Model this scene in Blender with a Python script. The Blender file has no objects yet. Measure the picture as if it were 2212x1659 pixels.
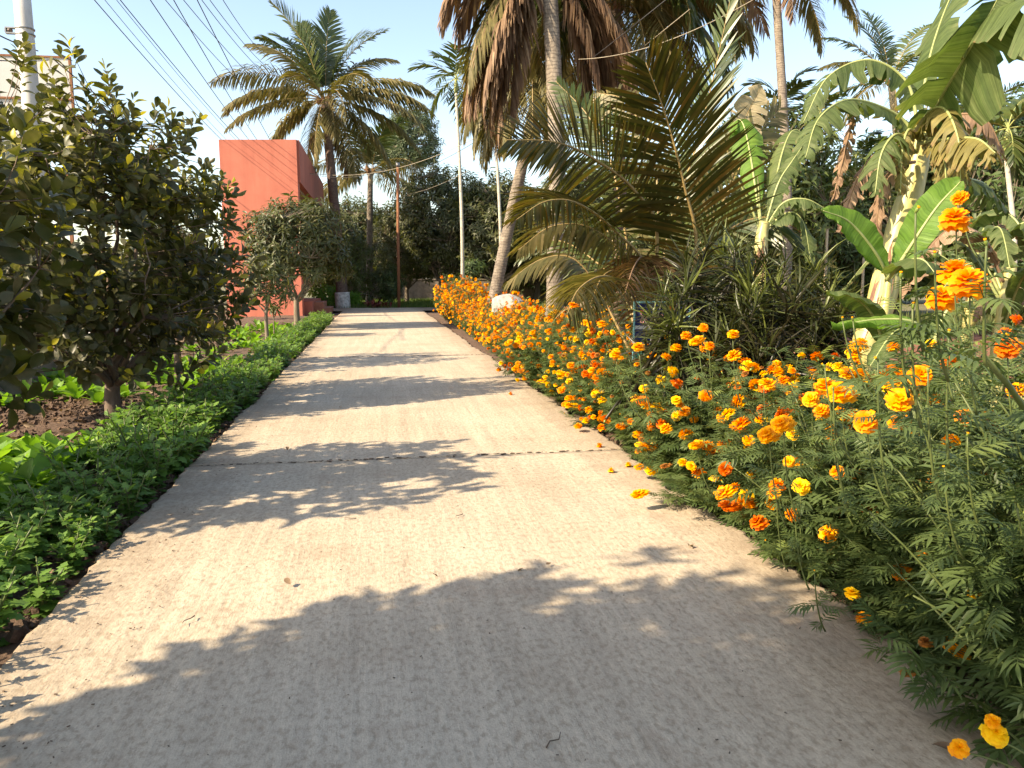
import bpy, math, random
import numpy as np
from mathutils import Vector, Matrix, Euler
R = math.radians
scene = bpy.context.scene

# ------------------------------------------------------------------ camera, world, sun, exposure
CAM_H, FPX, YAW, PITCH = 1.5, 1661.0, R(10), R(7.85)
cam_d = bpy.data.cameras.new("camera"); cam = bpy.data.objects.new("camera", cam_d)
scene.collection.objects.link(cam); scene.camera = cam
cam.location = (0, 0, CAM_H); cam.rotation_euler = (R(90) - PITCH, 0, -YAW)
cam_d.sensor_width = 36; cam_d.lens = 36 * FPX / 2212; cam_d.clip_start = 0.05; cam_d.clip_end = 3000

SUN_AZ, SUN_EL = R(252), R(37)          # azimuth clockwise from +Y, where the sun stands
world = bpy.data.worlds.new("World"); scene.world = world; world.use_nodes = True
wn = world.node_tree; bg = wn.nodes["Background"]
sky = wn.nodes.new("ShaderNodeTexSky"); sky.sky_type = 'NISHITA'; sky.sun_disc = False
sky.sun_elevation = SUN_EL; sky.sun_rotation = SUN_AZ
sky.air_density = 1.0; sky.dust_density = 1.2; sky.ozone_density = 1.0; sky.altitude = 10
wn.links.new(sky.outputs[0], bg.inputs[0]); bg.inputs[1].default_value = 0.15
sun_d = bpy.data.lights.new("sun", 'SUN'); sun_d.energy = 4.8; sun_d.angle = R(0.6); sun_d.color = (1.0, 0.88, 0.70)
sun = bpy.data.objects.new("sun", sun_d); scene.collection.objects.link(sun)
sdir = Vector((math.sin(SUN_AZ) * math.cos(SUN_EL), math.cos(SUN_AZ) * math.cos(SUN_EL), math.sin(SUN_EL)))
sun.rotation_euler = sdir.to_track_quat('Z', 'Y').to_euler(); sun.location = sdir * 60
vs = scene.view_settings; vs.view_transform = 'Standard'; vs.look = 'None'; vs.exposure = 1.22; vs.gamma = 1
vs.use_curve_mapping = False
vs.use_white_balance = True; vs.white_balance_temperature = 7300; vs.white_balance_tint = 10
scene.cycles.use_denoising = True
scene.cycles.max_bounces = 6; scene.cycles.transparent_max_bounces = 8

# ------------------------------------------------------------------ helpers
rng = np.random.default_rng(7)
_f = np.array([math.sin(YAW) * math.cos(PITCH), math.cos(YAW) * math.cos(PITCH), -math.sin(PITCH)])
_r = np.array([math.cos(YAW), -math.sin(YAW), 0.0]); _u = np.cross(_r, _f); EYE = np.array([0, 0, CAM_H])
def at(px, py, d): return EYE + d * (_f + _r * (px - 1106) / FPX - _u * (py - 829.5) / FPX)
def ground(px, d, z=0.0):
    """the spot in picture column px at distance d, on the ground"""
    p = EYE + d * (np.array([math.sin(YAW), math.cos(YAW), 0]) + _r * (px - 1106) / FPX); p[2] = z; return p
def nz(v): return v / np.maximum(np.linalg.norm(v, axis=-1, keepdims=True), 1e-9)

COL = scene.collection
def link(o, parent=None):
    COL.objects.link(o)
    if parent is not None: o.parent = parent
    return o
def tag(o, label=None, cat=None, group=None, kind=None):
    if label: o["label"] = label
    if cat: o["category"] = cat
    if group: o["group"] = group
    if kind: o["kind"] = kind
    return o
def thing(name, loc, label, cat, group=None, rz=0.0):
    o = bpy.data.objects.new(name, None); o.empty_display_size = .1; link(o)
    o.location = tuple(float(v) for v in loc); o.rotation_euler = (0, 0, rz)
    return tag(o, label, cat, group)

class Geo:
    """collects quads; every vertex has a random value 'rnd' and every face a material slot"""
    def __init__(s): s.V, s.Q, s.R, s.M, s.n, s.X = [], [], [], [], 0, {}
    def add(s, V, Q, r=0.5, m=0, x=None):
        if x is not None: s.X[len(s.V)] = np.asarray(x, float).ravel()
        V = np.asarray(V, float).reshape(-1, 3); Q = np.asarray(Q, int).reshape(-1, 4)
        s.V.append(V); s.Q.append(Q + s.n); s.n += len(V)
        s.R.append(np.full(len(V), r, float) if np.isscalar(r) else np.asarray(r, float).ravel())
        s.M.append(np.full(len(Q), m, int)); return s
    def join(s, g, m=None):
        for V, Q, r, mm in zip(g.V, g.Q, g.R, g.M):
            s.V.append(V); s.R.append(r); s.M.append(mm if m is None else np.full(len(mm), m)); 
        off = s.n
        for Q in g.Q: s.Q.append(Q + off)
        s.n += g.n; return s
    def mesh(s, name, mats, smooth=True):
        V = np.concatenate(s.V); Q = np.concatenate(s.Q); Rr = np.concatenate(s.R); M = np.concatenate(s.M)
        me = bpy.data.meshes.new(name)
        me.vertices.add(len(V)); me.vertices.foreach_set("co", V.astype(np.float32).ravel())
        me.loops.add(len(Q) * 4); me.loops.foreach_set("vertex_index", Q.astype(np.int32).ravel())
        me.polygons.add(len(Q)); me.polygons.foreach_set("loop_start", np.arange(0, len(Q) * 4, 4, dtype=np.int32))
        me.polygons.foreach_set("material_index", M.astype(np.int32))
        me.polygons.foreach_set("use_smooth", np.full(len(Q), bool(smooth)))
        me.update(calc_edges=True)
        a = me.attributes.new("rnd", 'FLOAT', 'POINT'); a.data.foreach_set("value", Rr.astype(np.float32))
        if s.X:
            a = me.attributes.new("vein", 'FLOAT', 'POINT'); a.data.foreach_set("value", np.concatenate([s.X.get(i, np.zeros(len(v))) for i, v in enumerate(s.V)]).astype(np.float32))
        for m in (mats if isinstance(mats, (list, tuple)) else [mats]): me.materials.append(m)
        return me
    def obj(s, name, mats, parent=None, smooth=True):
        return link(bpy.data.objects.new(name, s.mesh(name, mats, smooth)), parent)

def tube(P, rad, k=6, cap=True, r=0.5):
    P = np.asarray(P, float); n = len(P); rad = np.broadcast_to(np.asarray(rad, float), (n,))
    T = nz(np.gradient(P, axis=0)); ref = np.array([0, 0, 1.0]) if abs(T[:, 2]).mean() < .8 else np.array([1.0, 0, 0])
    A = nz(np.cross(T, ref)); B = np.cross(T, A); th = np.arange(k) * 2 * math.pi / k
    V = P[:, None] + rad[:, None, None] * (A[:, None] * np.cos(th)[None, :, None] + B[:, None] * np.sin(th)[None, :, None])
    i = np.arange(n - 1)[:, None] * k; j = np.arange(k)[None]; j2 = (j + 1) % k
    Q = np.stack([i + j, i + j2, i + k + j2, i + k + j], -1).reshape(-1, 4)
    V = V.reshape(-1, 3)
    if cap:
        c0, c1 = len(V), len(V) + 1; V = np.vstack([V, P[:1], P[-1:]]); e = []
        for a in range(0, k, 2):
            b, c = (a + 1) % k, (a + 2) % k
            e += [[c0, c, b, a], [c1, (n - 1) * k + a, (n - 1) * k + b, (n - 1) * k + c]]
        Q = np.vstack([Q, e])
    return V, Q, r
def bez(a, b, c, n=10, d=None):
    t = np.linspace(0, 1, n)[:, None]; a, b, c = (np.asarray(x, float) for x in (a, b, c))
    if d is None: return a * (1 - t) ** 2 + 2 * b * t * (1 - t) + c * t ** 2
    d = np.asarray(d, float); return a * (1 - t) ** 3 + 3 * b * t * (1 - t) ** 2 + 3 * c * t * t * (1 - t) + d * t ** 3
def smooth_path(pts, n=20):
    P = np.asarray(pts, float); k = len(P); E = np.vstack([2 * P[0] - P[1], P, 2 * P[-1] - P[-2]]); out = []
    for u in np.linspace(0, k - 1 - 1e-6, n):
        i = int(u); t = u - i; a, b, c, d = E[i], E[i + 1], E[i + 2], E[i + 3]
        out.append(.5 * (2 * b + (c - a) * t + (2 * a - 5 * b + 4 * c - d) * t * t + (3 * b - a - 3 * c + d) * t ** 3))
    return np.array(out)
def box(x0, x1, y0, y1, z0, z1):
    V = [(x, y, z) for z in (z0, z1) for y in (y0, y1) for x in (x0, x1)]
    return V, [[0, 2, 3, 1], [4, 5, 7, 6], [0, 1, 5, 4], [2, 6, 7, 3], [0, 4, 6, 2], [1, 3, 7, 5]], .5
def leaf_tpl(w, prof, fold=.25, curl=.2, wave=0.0):
    """a leaf of length 1 along +X, normal +Z: three columns, folded along the midrib"""
    n = len(prof); V = []
    for i, p in enumerate(prof):
        x = i / (n - 1); z = -curl * x * x
        ww = w * p * .5
        V += [(x, -ww, z + fold * ww + wave * (i % 2) * .06), (x, 0, z), (x, ww, z + fold * ww - wave * (i % 2) * .06)]
    Q = []
    for i in range(n - 1):
        a = 3 * i; Q += [[a, a + 3, a + 4, a + 1], [a + 1, a + 4, a + 5, a + 2]]
    return np.array(V), np.array(Q)
def frames(d, up, roll=None):
    """matrices whose X is d and whose Z is as near to up as it can be"""
    X = nz(d); Y = nz(np.cross(up, X)); Z = np.cross(X, Y)
    if roll is not None:
        c, s = np.cos(roll)[:, None], np.sin(roll)[:, None]; Y, Z = Y * c + Z * s, Z * c - Y * s
    return np.stack([X, Y, Z], -1)
def scatter(tpl, M, T, S, r):
    V0, Q0 = tpl; k, n = len(T), len(V0)
    S = np.broadcast_to(np.asarray(S, float), (k,))
    V = np.einsum('kij,nj->kni', M, V0) * S[:, None, None] + T[:, None]
    Q = Q0[None] + (np.arange(k) * n)[:, None, None]
    return V.reshape(-1, 3), Q.reshape(-1, 4), np.repeat(r, n)
def xf(m, V): m = np.array(m); return V @ m[:3, :3].T + m[:3, 3]
def ivec(n, g=rng): return nz(g.normal(size=(n, 3)))

# ------------------------------------------------------------------ materials
def mat(name):
    m = bpy.data.materials.new(name); m.use_nodes = True; nt = m.node_tree
    return m, nt, nt.nodes["Principled BSDF"], nt.nodes["Material Output"]
def N(nt, t, **kw):
    n = nt.nodes.new(t)
    for k, v in kw.items():
        if k.startswith("i_"): n.inputs[k[2:].replace("_", " ")].default_value = v
        else: setattr(n, k, v)
    return n
def ramp(nt, fac, stops):
    n = N(nt, "ShaderNodeValToRGB"); e = n.color_ramp.elements
    while len(e) < len(stops): e.new(.5)
    for x, (p, c) in zip(e, stops): x.position = p; x.color = (*c, 1)
    nt.links.new(fac, n.inputs[0]); return n.outputs[0]
def noise(nt, scale, detail=4, rough=.6, vec=None, sc=None, coord='Object'):
    tc = N(nt, "ShaderNodeTexCoord"); n = N(nt, "ShaderNodeTexNoise", i_Scale=scale, i_Detail=detail, i_Roughness=rough)
    src = N(nt, "ShaderNodeNewGeometry").outputs["Position"] if coord == 'World' else tc.outputs[coord]
    if sc is not None:
        mp = N(nt, "ShaderNodeMapping"); mp.inputs["Scale"].default_value = sc; nt.links.new(src, mp.inputs[0]); src = mp.outputs[0]
    nt.links.new(src, n.inputs["Vector"]); return n.outputs["Fac"]
def mix(nt, f, a, b, mode='MIX'):
    n = N(nt, "ShaderNodeMix", data_type='RGBA', blend_type=mode)
    for s, v in ((n.inputs[0], f), (n.inputs[6], a), (n.inputs[7], b)):
        if isinstance(v, (int, float)): s.default_value = v
        elif isinstance(v, tuple): s.default_value = (*v, 1)
        else: nt.links.new(v, s)
    return n.outputs[2]
def bump(nt, h, bs, strength=.3, dist=.01):
    b = N(nt, "ShaderNodeBump", i_Strength=strength, i_Distance=dist); nt.links.new(h, b.inputs["Height"]); nt.links.new(b.outputs[0], bs.inputs["Normal"])
def leafmat(name, stops, trans=.35, rough=.45, tcol=1.6, spec=.4, blotch=.35, dust=None, vein=0):
    """thin leaf: gloss on top, light let through; colour varies from leaf to leaf"""
    m, nt, bs, out = mat(name)
    at_ = N(nt, "ShaderNodeAttribute", attribute_name="rnd")
    c = ramp(nt, at_.outputs["Fac"], stops)
    c = mix(nt, blotch, c, ramp(nt, noise(nt, 9, 3), [(.3, (.35, .35, .35)), (.7, (1.5, 1.5, 1.4))]), 'MULTIPLY')
    if dust: c = mix(nt, ramp(nt, noise(nt, 5, 4), [(.42, (0, 0, 0)), (.7, (dust[3],) * 3)]), c, dust[:3])
    if vein:
        va = N(nt, "ShaderNodeAttribute", attribute_name="vein"); vm = N(nt, "ShaderNodeMath", operation='MULTIPLY'); nt.links.new(va.outputs["Fac"], vm.inputs[0]); vm.inputs[1].default_value = vein
        vn = N(nt, "ShaderNodeTexNoise", noise_dimensions='1D', i_Scale=1.0, i_Detail=3.0, i_Roughness=.75); nt.links.new(vm.outputs[0], vn.inputs["W"])
        c = mix(nt, .8, c, ramp(nt, vn.outputs["Fac"], [(.3, (.62, .66, .58)), (.5, (1, 1, 1)), (.7, (1.3, 1.27, 1.3))]), 'MULTIPLY'); bump(nt, vn.outputs["Fac"], bs, .5, .012)
    nt.links.new(c, bs.inputs["Base Color"]); bs.inputs["Roughness"].default_value = rough; bs.inputs["Specular IOR Level"].default_value = spec
    tr = N(nt, "ShaderNodeBsdfTranslucent"); k = mix(nt, 1.0, c, (tcol, tcol * 1.02, tcol * .45), 'MULTIPLY'); nt.links.new(k, tr.inputs[0])
    mx = N(nt, "ShaderNodeMixShader"); mx.inputs[0].default_value = trans
    nt.links.new(bs.outputs[0], mx.inputs[1]); nt.links.new(tr.outputs[0], mx.inputs[2]); nt.links.new(mx.outputs[0], out.inputs[0])
    return m
def plain(name, c1, c2, scale=6, rough=.8, bs_=.3, sc=None, metal=0, dist=.01, detail=6):
    m, nt, bs, out = mat(name); n = noise(nt, scale, detail, .65, sc=sc)
    nt.links.new(ramp(nt, n, [(.3, c1), (.7, c2)]), bs.inputs["Base Color"])
    bs.inputs["Roughness"].default_value = rough; bs.inputs["Metallic"].default_value = metal
    if bs_: bump(nt, n, bs, bs_, dist)
    return m

M = {}
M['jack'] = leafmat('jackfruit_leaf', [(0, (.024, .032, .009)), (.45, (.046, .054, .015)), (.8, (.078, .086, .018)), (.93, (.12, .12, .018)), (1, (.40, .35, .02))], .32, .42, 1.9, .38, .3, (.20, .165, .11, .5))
M['mango'] = leafmat('mango_leaf', [(0, (.030, .044, .012)), (.5, (.065, .082, .022)), (.9, (.115, .122, .036)), (1, (.19, .18, .05))], .28, .42, 1.8, .38, .3, (.20, .17, .10, .4))
M['bush'] = leafmat('bush_leaf', [(0, (.04, .07, .02)), (.6, (.08, .12, .035)), (1, (.15, .18, .05))], .3, .5)
M['far'] = leafmat('far_leaf', [(0, (.06, .085, .04)), (.6, (.09, .12, .06)), (1, (.13, .15, .08))], .25, .6)
M['palm'] = leafmat('palm_leaflet', [(0, (.035, .060, .015)), (.5, (.07, .095, .025)), (1, (.14, .14, .045))], .25, .38, 1.5, .5)
M['olive'] = leafmat('old_palm_leaflet', [(0, (.07, .07, .022)), (.5, (.145, .125, .045)), (1, (.27, .21, .095))], .28, .5, 1.5)
M['bronze'] = leafmat('bronze_palm_leaflet', [(0, (.032, .038, .008)), (.5, (.060, .055, .011)), (1, (.15, .085, .018))], .34, .4, 1.8, .4)
M['dry'] = leafmat('dry_palm_leaflet', [(0, (.09, .045, .025)), (.5, (.19, .11, .06)), (1, (.34, .23, .14))], .2, .7, 1.2)
M['rachis'] = plain('palm_rachis', (.20, .13, .045), (.34, .24, .09), 14, .5, .2)
M['rachis_dry'] = plain('dry_rachis', (.16, .09, .05), (.28, .17, .09), 14, .7, .2)
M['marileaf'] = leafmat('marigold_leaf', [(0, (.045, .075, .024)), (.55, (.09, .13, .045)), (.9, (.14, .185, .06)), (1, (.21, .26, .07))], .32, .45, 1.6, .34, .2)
M['stem'] = plain('green_stem', (.065, .09, .022), (.11, .135, .038), 20, .5, .1)
M['calyx'] = plain('marigold_calyx', (.13, .20, .035), (.22, .28, .06), 30, .5, .1)
def petal(name, a, b):
    return leafmat(name, [(0, a), (1, b)], .3, .55, 1.25, .2, .12)
M['withered'] = leafmat('withered_petal', [(0, (.22, .08, .015)), (1, (.50, .18, .02))], .2, .7, 1.2)
PET = [petal('petal_orange', (.80, .20, .004), (.92, .38, .006)), petal('petal_amber', (.85, .30, .005), (.95, .50, .01)),
       petal('petal_yellow', (.88, .46, .008), (.95, .66, .02)), petal('petal_deep_orange', (.62, .10, .004), (.82, .22, .005))]
M['banana'] = leafmat('banana_leaf', [(0, (.06, .095, .028)), (.5, (.105, .145, .05)), (.9, (.155, .185, .075)), (1, (.25, .16, .07))], .38, .55, 1.6, .28, .28, vein=55)
M['banana_young'] = leafmat('young_banana_leaf', [(0, (.10, .21, .03)), (.6, (.15, .27, .045)), (1, (.20, .32, .06))], .48, .45, 1.7, .32, .2, vein=55)
M['banana_dry'] = leafmat('dry_banana_leaf', [(0, (.16, .09, .055)), (.6, (.30, .19, .12)), (1, (.42, .30, .19))], .2, .7, 1.2, vein=55)
M['banana_yellow'] = leafmat('yellowing_banana_leaf', [(0, (.15, .14, .04)), (.6, (.24, .20, .065)), (1, (.26, .16, .07))], .3, .5, 1.3, vein=55)
M['midrib'] = plain('banana_midrib', (.26, .30, .10), (.38, .40, .16), 12, .45, .1)
M['pseudo'] = plain('banana_stem', (.30, .27, .07), (.56, .50, .22), 7, .42, .15, sc=(3, 3, .5))
M['sheath'] = plain('banana_dry_sheath', (.11, .05, .03), (.26, .14, .08), 9, .8, .5, sc=(4, 4, .4))
M['cordy'] = leafmat('cordyline_leaf', [(0, (.012, .010, .006)), (.45, (.030, .027, .012)), (.8, (.05, .065, .016)), (1, (.12, .14, .03))], .2, .38, 1.5, .42, .2)
M['chrys'] = leafmat('chrysanthemum_leaf', [(0, (.065, .14, .026)), (.5, (.11, .215, .042)), (.9, (.165, .28, .06)), (1, (.23, .34, .07))], .35, .5, 1.6, .35, .2)
M['lettuce'] = leafmat('greens_leaf', [(0, (.09, .20, .02)), (.6, (.15, .29, .03)), (1, (.24, .38, .05))], .45, .45, 1.6, .4, .15)
M['redleaf'] = leafmat('red_leaf', [(0, (.12, .02, .02)), (.6, (.24, .05, .035)), (1, (.36, .13, .09))], .25, .45)
M['grass'] = leafmat('grass_blade', [(0, (.05, .10, .015)), (.7, (.10, .17, .03)), (1, (.20, .22, .06))], .3, .5)
M['weed'] = leafmat('weed_leaf', [(0, (.07, .11, .03)), (.6, (.13, .16, .05)), (1, (.24, .21, .09))], .3, .5)
M['bark'] = plain('jackfruit_bark', (.10, .065, .045), (.22, .16, .12), 12, .85, .6, sc=(1, 1, .4))
M['bark_grey'] = plain('mango_bark', (.13, .10, .07), (.30, .24, .17), 9, .9, .6, sc=(1, 1, .3))
M['areca_trunk'] = plain('areca_trunk', (.30, .27, .21), (.50, .46, .38), 7, .8, .3, sc=(1, 1, 3))
M['crownshaft'] = plain('areca_crownshaft', (.22, .26, .07), (.38, .38, .13), 5, .5, .1)
def palm_trunk(name, a, b, c):
    m, nt, bs, out = mat(name)
    n1 = noise(nt, 5, 6, .7); w = N(nt, "ShaderNodeTexWave", wave_type='BANDS', bands_direction='Z', i_Scale=4.2, i_Distortion=7.0, i_Detail=4, i_Detail_Scale=1.6)
    tc = N(nt, "ShaderNodeTexCoord"); nt.links.new(tc.outputs['Object'], w.inputs[0])
    c1 = ramp(nt, n1, [(.3, a), (.7, b)]); k = mix(nt, ramp(nt, w.outputs["Fac"], [(.0, (.6,) * 3), (.3, (0, 0, 0))]), c1, c)
    n2 = noise(nt, 22, 4, .7, sc=(1, 1, .35)); k = mix(nt, .6, k, ramp(nt, n2, [(.35, (.5, .5, .5)), (.65, (1.3, 1.3, 1.3))]), 'MULTIPLY')
    nt.links.new(k, bs.inputs["Base Color"]); bs.inputs["Roughness"].default_value = .9
    bump(nt, n2, bs, .5, .02); return m
M['ptrunk'] = palm_trunk('coconut_trunk', (.15, .118, .088), (.29, .24, .185), (.05, .036, .028))
M['ptrunk_dark'] = palm_trunk('dark_coconut_trunk', (.10, .06, .045), (.20, .13, .095), (.04, .025, .02))
M['fibre'] = plain('coconut_fibre', (.14, .07, .035), (.28, .16, .08), 16, .95, .6, sc=(3, 3, .4))

def concrete():
    m, nt, bs, out = mat('road_concrete'); L = nt.links
    big = noise(nt, .7, 4, .6, coord='World'); st = noise(nt, 9, 6, .75, sc=(1, .05, 1), coord='World'); fl = noise(nt, 38, 5, .7, sc=(1, .6, 1), coord='World'); gr = noise(nt, 160, 3, .6, coord='World')
    c = ramp(nt, big, [(.3, (.42, .345, .25)), (.7, (.50, .425, .325))])
    c = mix(nt, .6, c, ramp(nt, st, [(.3, (.68, .66, .64)), (.7, (1.2, 1.19, 1.17))]), 'MULTIPLY')
    c = mix(nt, .7, c, ramp(nt, fl, [(.38, (.64, .60, .55)), (.5, (1, 1, 1)), (.66, (1.18, 1.17, 1.16))]), 'MULTIPLY')
    c = mix(nt, .35, c, ramp(nt, gr, [(.3, (.6, .6, .6)), (.7, (1.25, 1.25, 1.25))]), 'MULTIPLY')
    c = mix(nt, ramp(nt, noise(nt, 60, 2, .5, sc=(1, .7, 1), coord='World'), [(.0, (0, 0, 0)), (.72, (0, 0, 0)), (.79, (.6,) * 3)]), c, (.13, .10, .075))
    c = mix(nt, ramp(nt, noise(nt, 1.6, 5, .75, coord='World'), [(.54, (0, 0, 0)), (.74, (.65,) * 3)]), c, (.30, .215, .145))
    # soil dragged in along both edges
    g = N(nt, "ShaderNodeNewGeometry"); sx = N(nt, "ShaderNodeSeparateXYZ"); L.new(g.outputs["Position"], sx.inputs[0])
    ad = N(nt, "ShaderNodeMath", operation='SUBTRACT'); L.new(sx.outputs[0], ad.inputs[0]); ad.inputs[1].default_value = .32
    ab = N(nt, "ShaderNodeMath", operation='ABSOLUTE'); L.new(ad.outputs[0], ab.inputs[0])
    nn = N(nt, "ShaderNodeMath", operation='MULTIPLY_ADD'); L.new(noise(nt, 3.5, 6, .7, coord='World'), nn.inputs[0]); nn.inputs[1].default_value = 1.3; L.new(ab.outputs[0], nn.inputs[2])
    c = mix(nt, ramp(nt, N(nt, "ShaderNodeMapRange", i_From_Min=1.95, i_From_Max=2.75).outputs[0], [(0, (0, 0, 0)), (1, (.75,) * 3)]), c, (.20, .135, .085))
    mr = [x for x in nt.nodes if x.bl_idname == 'ShaderNodeMapRange'][-1]; L.new(nn.outputs[0], mr.inputs[0])
    L.new(c, bs.inputs["Base Color"]); bs.inputs["Roughness"].default_value = .88
    hh = N(nt, "ShaderNodeMath", operation='ADD'); L.new(fl, hh.inputs[0]); L.new(st, hh.inputs[1]); bump(nt, hh.outputs[0], bs, .55, .012)
    return m
M['concrete'] = concrete()
def soil(name, a, b, c, s=3.0):
    m, nt, bs, out = mat(name); n1 = noise(nt, s, 8, .7, coord='World'); n2 = noise(nt, s * 9, 6, .7, coord='World')
    k = mix(nt, ramp(nt, n2, [(.35, (0, 0, 0)), (.7, (1, 1, 1))]), ramp(nt, n1, [(.3, a), (.7, b)]), c)
    nt.links.new(k, bs.inputs["Base Color"]); bs.inputs["Roughness"].default_value = .95; bump(nt, n2, bs, .8, .04); return m
M['soil'] = soil('garden_soil', (.060, .034, .022), (.115, .068, .042), (.16, .10, .065))
M['litter'] = soil('dry_ground', (.13, .10, .055), (.23, .18, .11), (.10, .12, .04), 1.2)
M['redearth'] = soil('red_earth', (.20, .072, .036), (.25, .095, .05), (.22, .085, .045), 1.5)
def plaster():
    m, nt, bs, out = mat('red_plaster'); n1 = noise(nt, .8, 8, .7); n2 = noise(nt, 2.2, 6, .7, sc=(1, 1, .10)); n3 = noise(nt, 30, 4, .6)
    c = ramp(nt, n1, [(.3, (.40, .115, .075)), (.7, (.50, .155, .10))]); c = mix(nt, .6, c, ramp(nt, n2, [(.3, (.74, .72, .70)), (.6, (1.04, 1.05, 1.06))]), 'MULTIPLY'); c = mix(nt, .3, c, ramp(nt, n3, [(.3, (.8, .8, .8)), (.7, (1.15, 1.15, 1.15))]), 'MULTIPLY')
    nt.links.new(c, bs.inputs["Base Color"]); bs.inputs["Roughness"].default_value = .85; bump(nt, n3, bs, .15, .01); return m
M['plaster'] = plaster()
M['plaster2'] = plain('orange_plaster', (.48, .12, .05), (.54, .15, .07), 2, .8, .05)
M['soffit'] = plain('beige_soffit', (.40, .30, .20), (.52, .42, .30), 2, .85, .05)
M['wallc'] = plain('old_wall', (.16, .12, .09), (.34, .28, .22), 3, .9, .4)
M['brick'] = plain('brick_red', (.26, .10, .06), (.40, .17, .10), 6, .9, .3)
M['pole'] = plain('pole_concrete', (.46, .43, .39), (.62, .59, .55), 5, .8, .15, sc=(1, 1, .3))
M['metal'] = plain('dull_metal', (.22, .22, .22), (.36, .36, .36), 9, .5, .05, metal=.7)
M['wire'] = plain('black_wire', (.02, .02, .022), (.045, .045, .05), 5, .6, 0)
M['rope'] = plain('pale_rope', (.26, .22, .16), (.38, .33, .25), 8, .8, 0)
M['rust'] = plain('rust', (.19, .075, .035), (.30, .13, .06), 10, .85, .3)
M['white'] = plain('white_sheet', (.46, .45, .43), (.56, .55, .52), 1.2, .6, .03)
M['whitewash'] = plain('whitewash', (.30, .27, .24), (.78, .76, .72), 7, .9, .4)
M['rock'] = plain('pale_rock', (.24, .215, .18), (.46, .43, .38), 5, .9, .8, dist=.05)
M['bamboo'] = plain('bamboo', (.30, .22, .13), (.48, .38, .25), 6, .7, .2, sc=(1, 1, .3))
M['ceramic'] = plain('brown_ceramic', (.07, .04, .03), (.12, .08, .06), 5, .3, 0)
M['dead'] = leafmat('dead_leaf', [(0, (.10, .06, .035)), (.6, (.20, .13, .08)), (1, (.32, .24, .16))], .15, .8, 1.1)
M['twig'] = plain('twig', (.06, .042, .03), (.14, .10, .07), 20, .9, .2)

# ------------------------------------------------------------------ ground and road
def grid(x0, x1, nx, y0, y1, ny, zf, flip=False):
    X, Y = np.meshgrid(np.linspace(x0, x1, nx), np.linspace(y0, y1, ny)); Z = zf(X, Y)
    V = np.stack([X, Y, Z], -1).reshape(-1, 3); i = np.arange(ny - 1)[:, None] * nx; j = np.arange(nx - 1)[None]
    return V, np.stack([i + j, i + j + 1, i + nx + j + 1, i + nx + j], -1).reshape(-1, 4)
def fbm(X, Y, s, seed=0, o=5):
    g = np.random.default_rng(seed); Z = 0; a = 1
    for k in range(o):
        for _ in range(3):
            th, ph = g.uniform(0, 6.28, 2); f = s * 2 ** k * g.uniform(.8, 1.25); Z = Z + a * np.sin(f * (X * math.cos(th) + Y * math.sin(th)) + ph)
        a *= .55
    return Z / 4
g = Geo(); V, Q = grid(-400, 400, 41, -60, 740, 41, lambda X, Y: 0 * X - .16); g.add(V, Q)
tag(g.obj('ground', M['litter']), kind='structure')
g = Geo(); V, Q = grid(-7.5, -1.35, 70, -3, 36, 300, lambda X, Y: -.09 + .035 * fbm(X, Y, 1.6, 3) + .022 * fbm(X, Y, 9, 4) + .05 * np.exp(-((X + 3.6) ** 2) / .5) * (fbm(X, Y, .9, 8) + .5)); g.add(V, Q)
tag(g.obj('soil_bed_left', M['soil']), kind='structure')
g = Geo(); V, Q = grid(2.0, 4.3, 36, -1, 38, 300, lambda X, Y: -.07 + .03 * fbm(X, Y, 2, 5) + .025 * fbm(X, Y, 10, 6)); g.add(V, Q)
tag(g.obj('soil_bed_right', M['soil']), kind='structure')
g = Geo(); V, Q = grid(4.6, 40, 40, 3, 19.2, 30, lambda X, Y: -.10 + .012 * fbm(X, Y, 1.2, 9)); g.add(V, Q)
tag(g.obj('red_earth_yard', M['redearth']), kind='structure')

ROAD_L, ROAD_R = -1.5, 2.14
road = bpy.data.objects.new('road', None); link(road); tag(road, kind='structure')
def edge(Y, seed, amp): return amp * (fbm(Y, Y * 0, 2.2, seed, 5)) 
def slab(y0, y1, xl, xr, tilt=0.0):
    g = Geo(); ny = max(10, int((y1 - y0) / .07)); nx = 22; ny = min(ny, 150)
    Y = np.linspace(y0, y1, ny); u = np.concatenate([[0, .0025, .008], np.linspace(.03, .97, nx - 6), [.992, .9975, 1]])
    l = xl + edge(Y, 11, .035) + .012 * rng.normal(size=ny); r = xr + edge(Y, 12, .045) + .016 * rng.normal(size=ny)
    X = l[:, None] + (r - l)[:, None] * u[None]; Yg = np.repeat(Y[:, None], nx, 1)
    Yg[0] += .006 * rng.normal(size=nx).cumsum() * .5; Yg[-1] += .006 * rng.normal(size=nx)
    Z = .006 * fbm(X, Yg, 1.4, 21) + .003 * fbm(X, Yg, 7, 22) - np.where((u == 0) | (u == 1), .028, 0)[None] * (1 + .6 * rng.normal(size=(ny, 1)))
    V = np.stack([X, Yg, Z], -1).reshape(-1, 3); i = np.arange(ny - 1)[:, None] * nx; j = np.arange(nx - 1)[None]
    Q = np.stack([i + j, i + j + 1, i + nx + j + 1, i + nx + j], -1).reshape(-1, 4); n0 = len(V)
    rim = np.concatenate([np.arange(nx), np.arange(1, ny) * nx + nx - 1, (ny - 1) * nx + np.arange(nx - 2, -1, -1), np.arange(ny - 2, 0, -1) * nx])
    low = V[rim].copy(); low[:, 2] = -.15; m = len(rim); k = np.arange(m); k2 = (k + 1) % m
    g.add(np.vstack([V, low]), np.vstack([Q, np.stack([rim[k2], rim[k], n0 + k, n0 + k2], -1)]))
    return g.obj('slab', M['concrete'], road)
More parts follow.
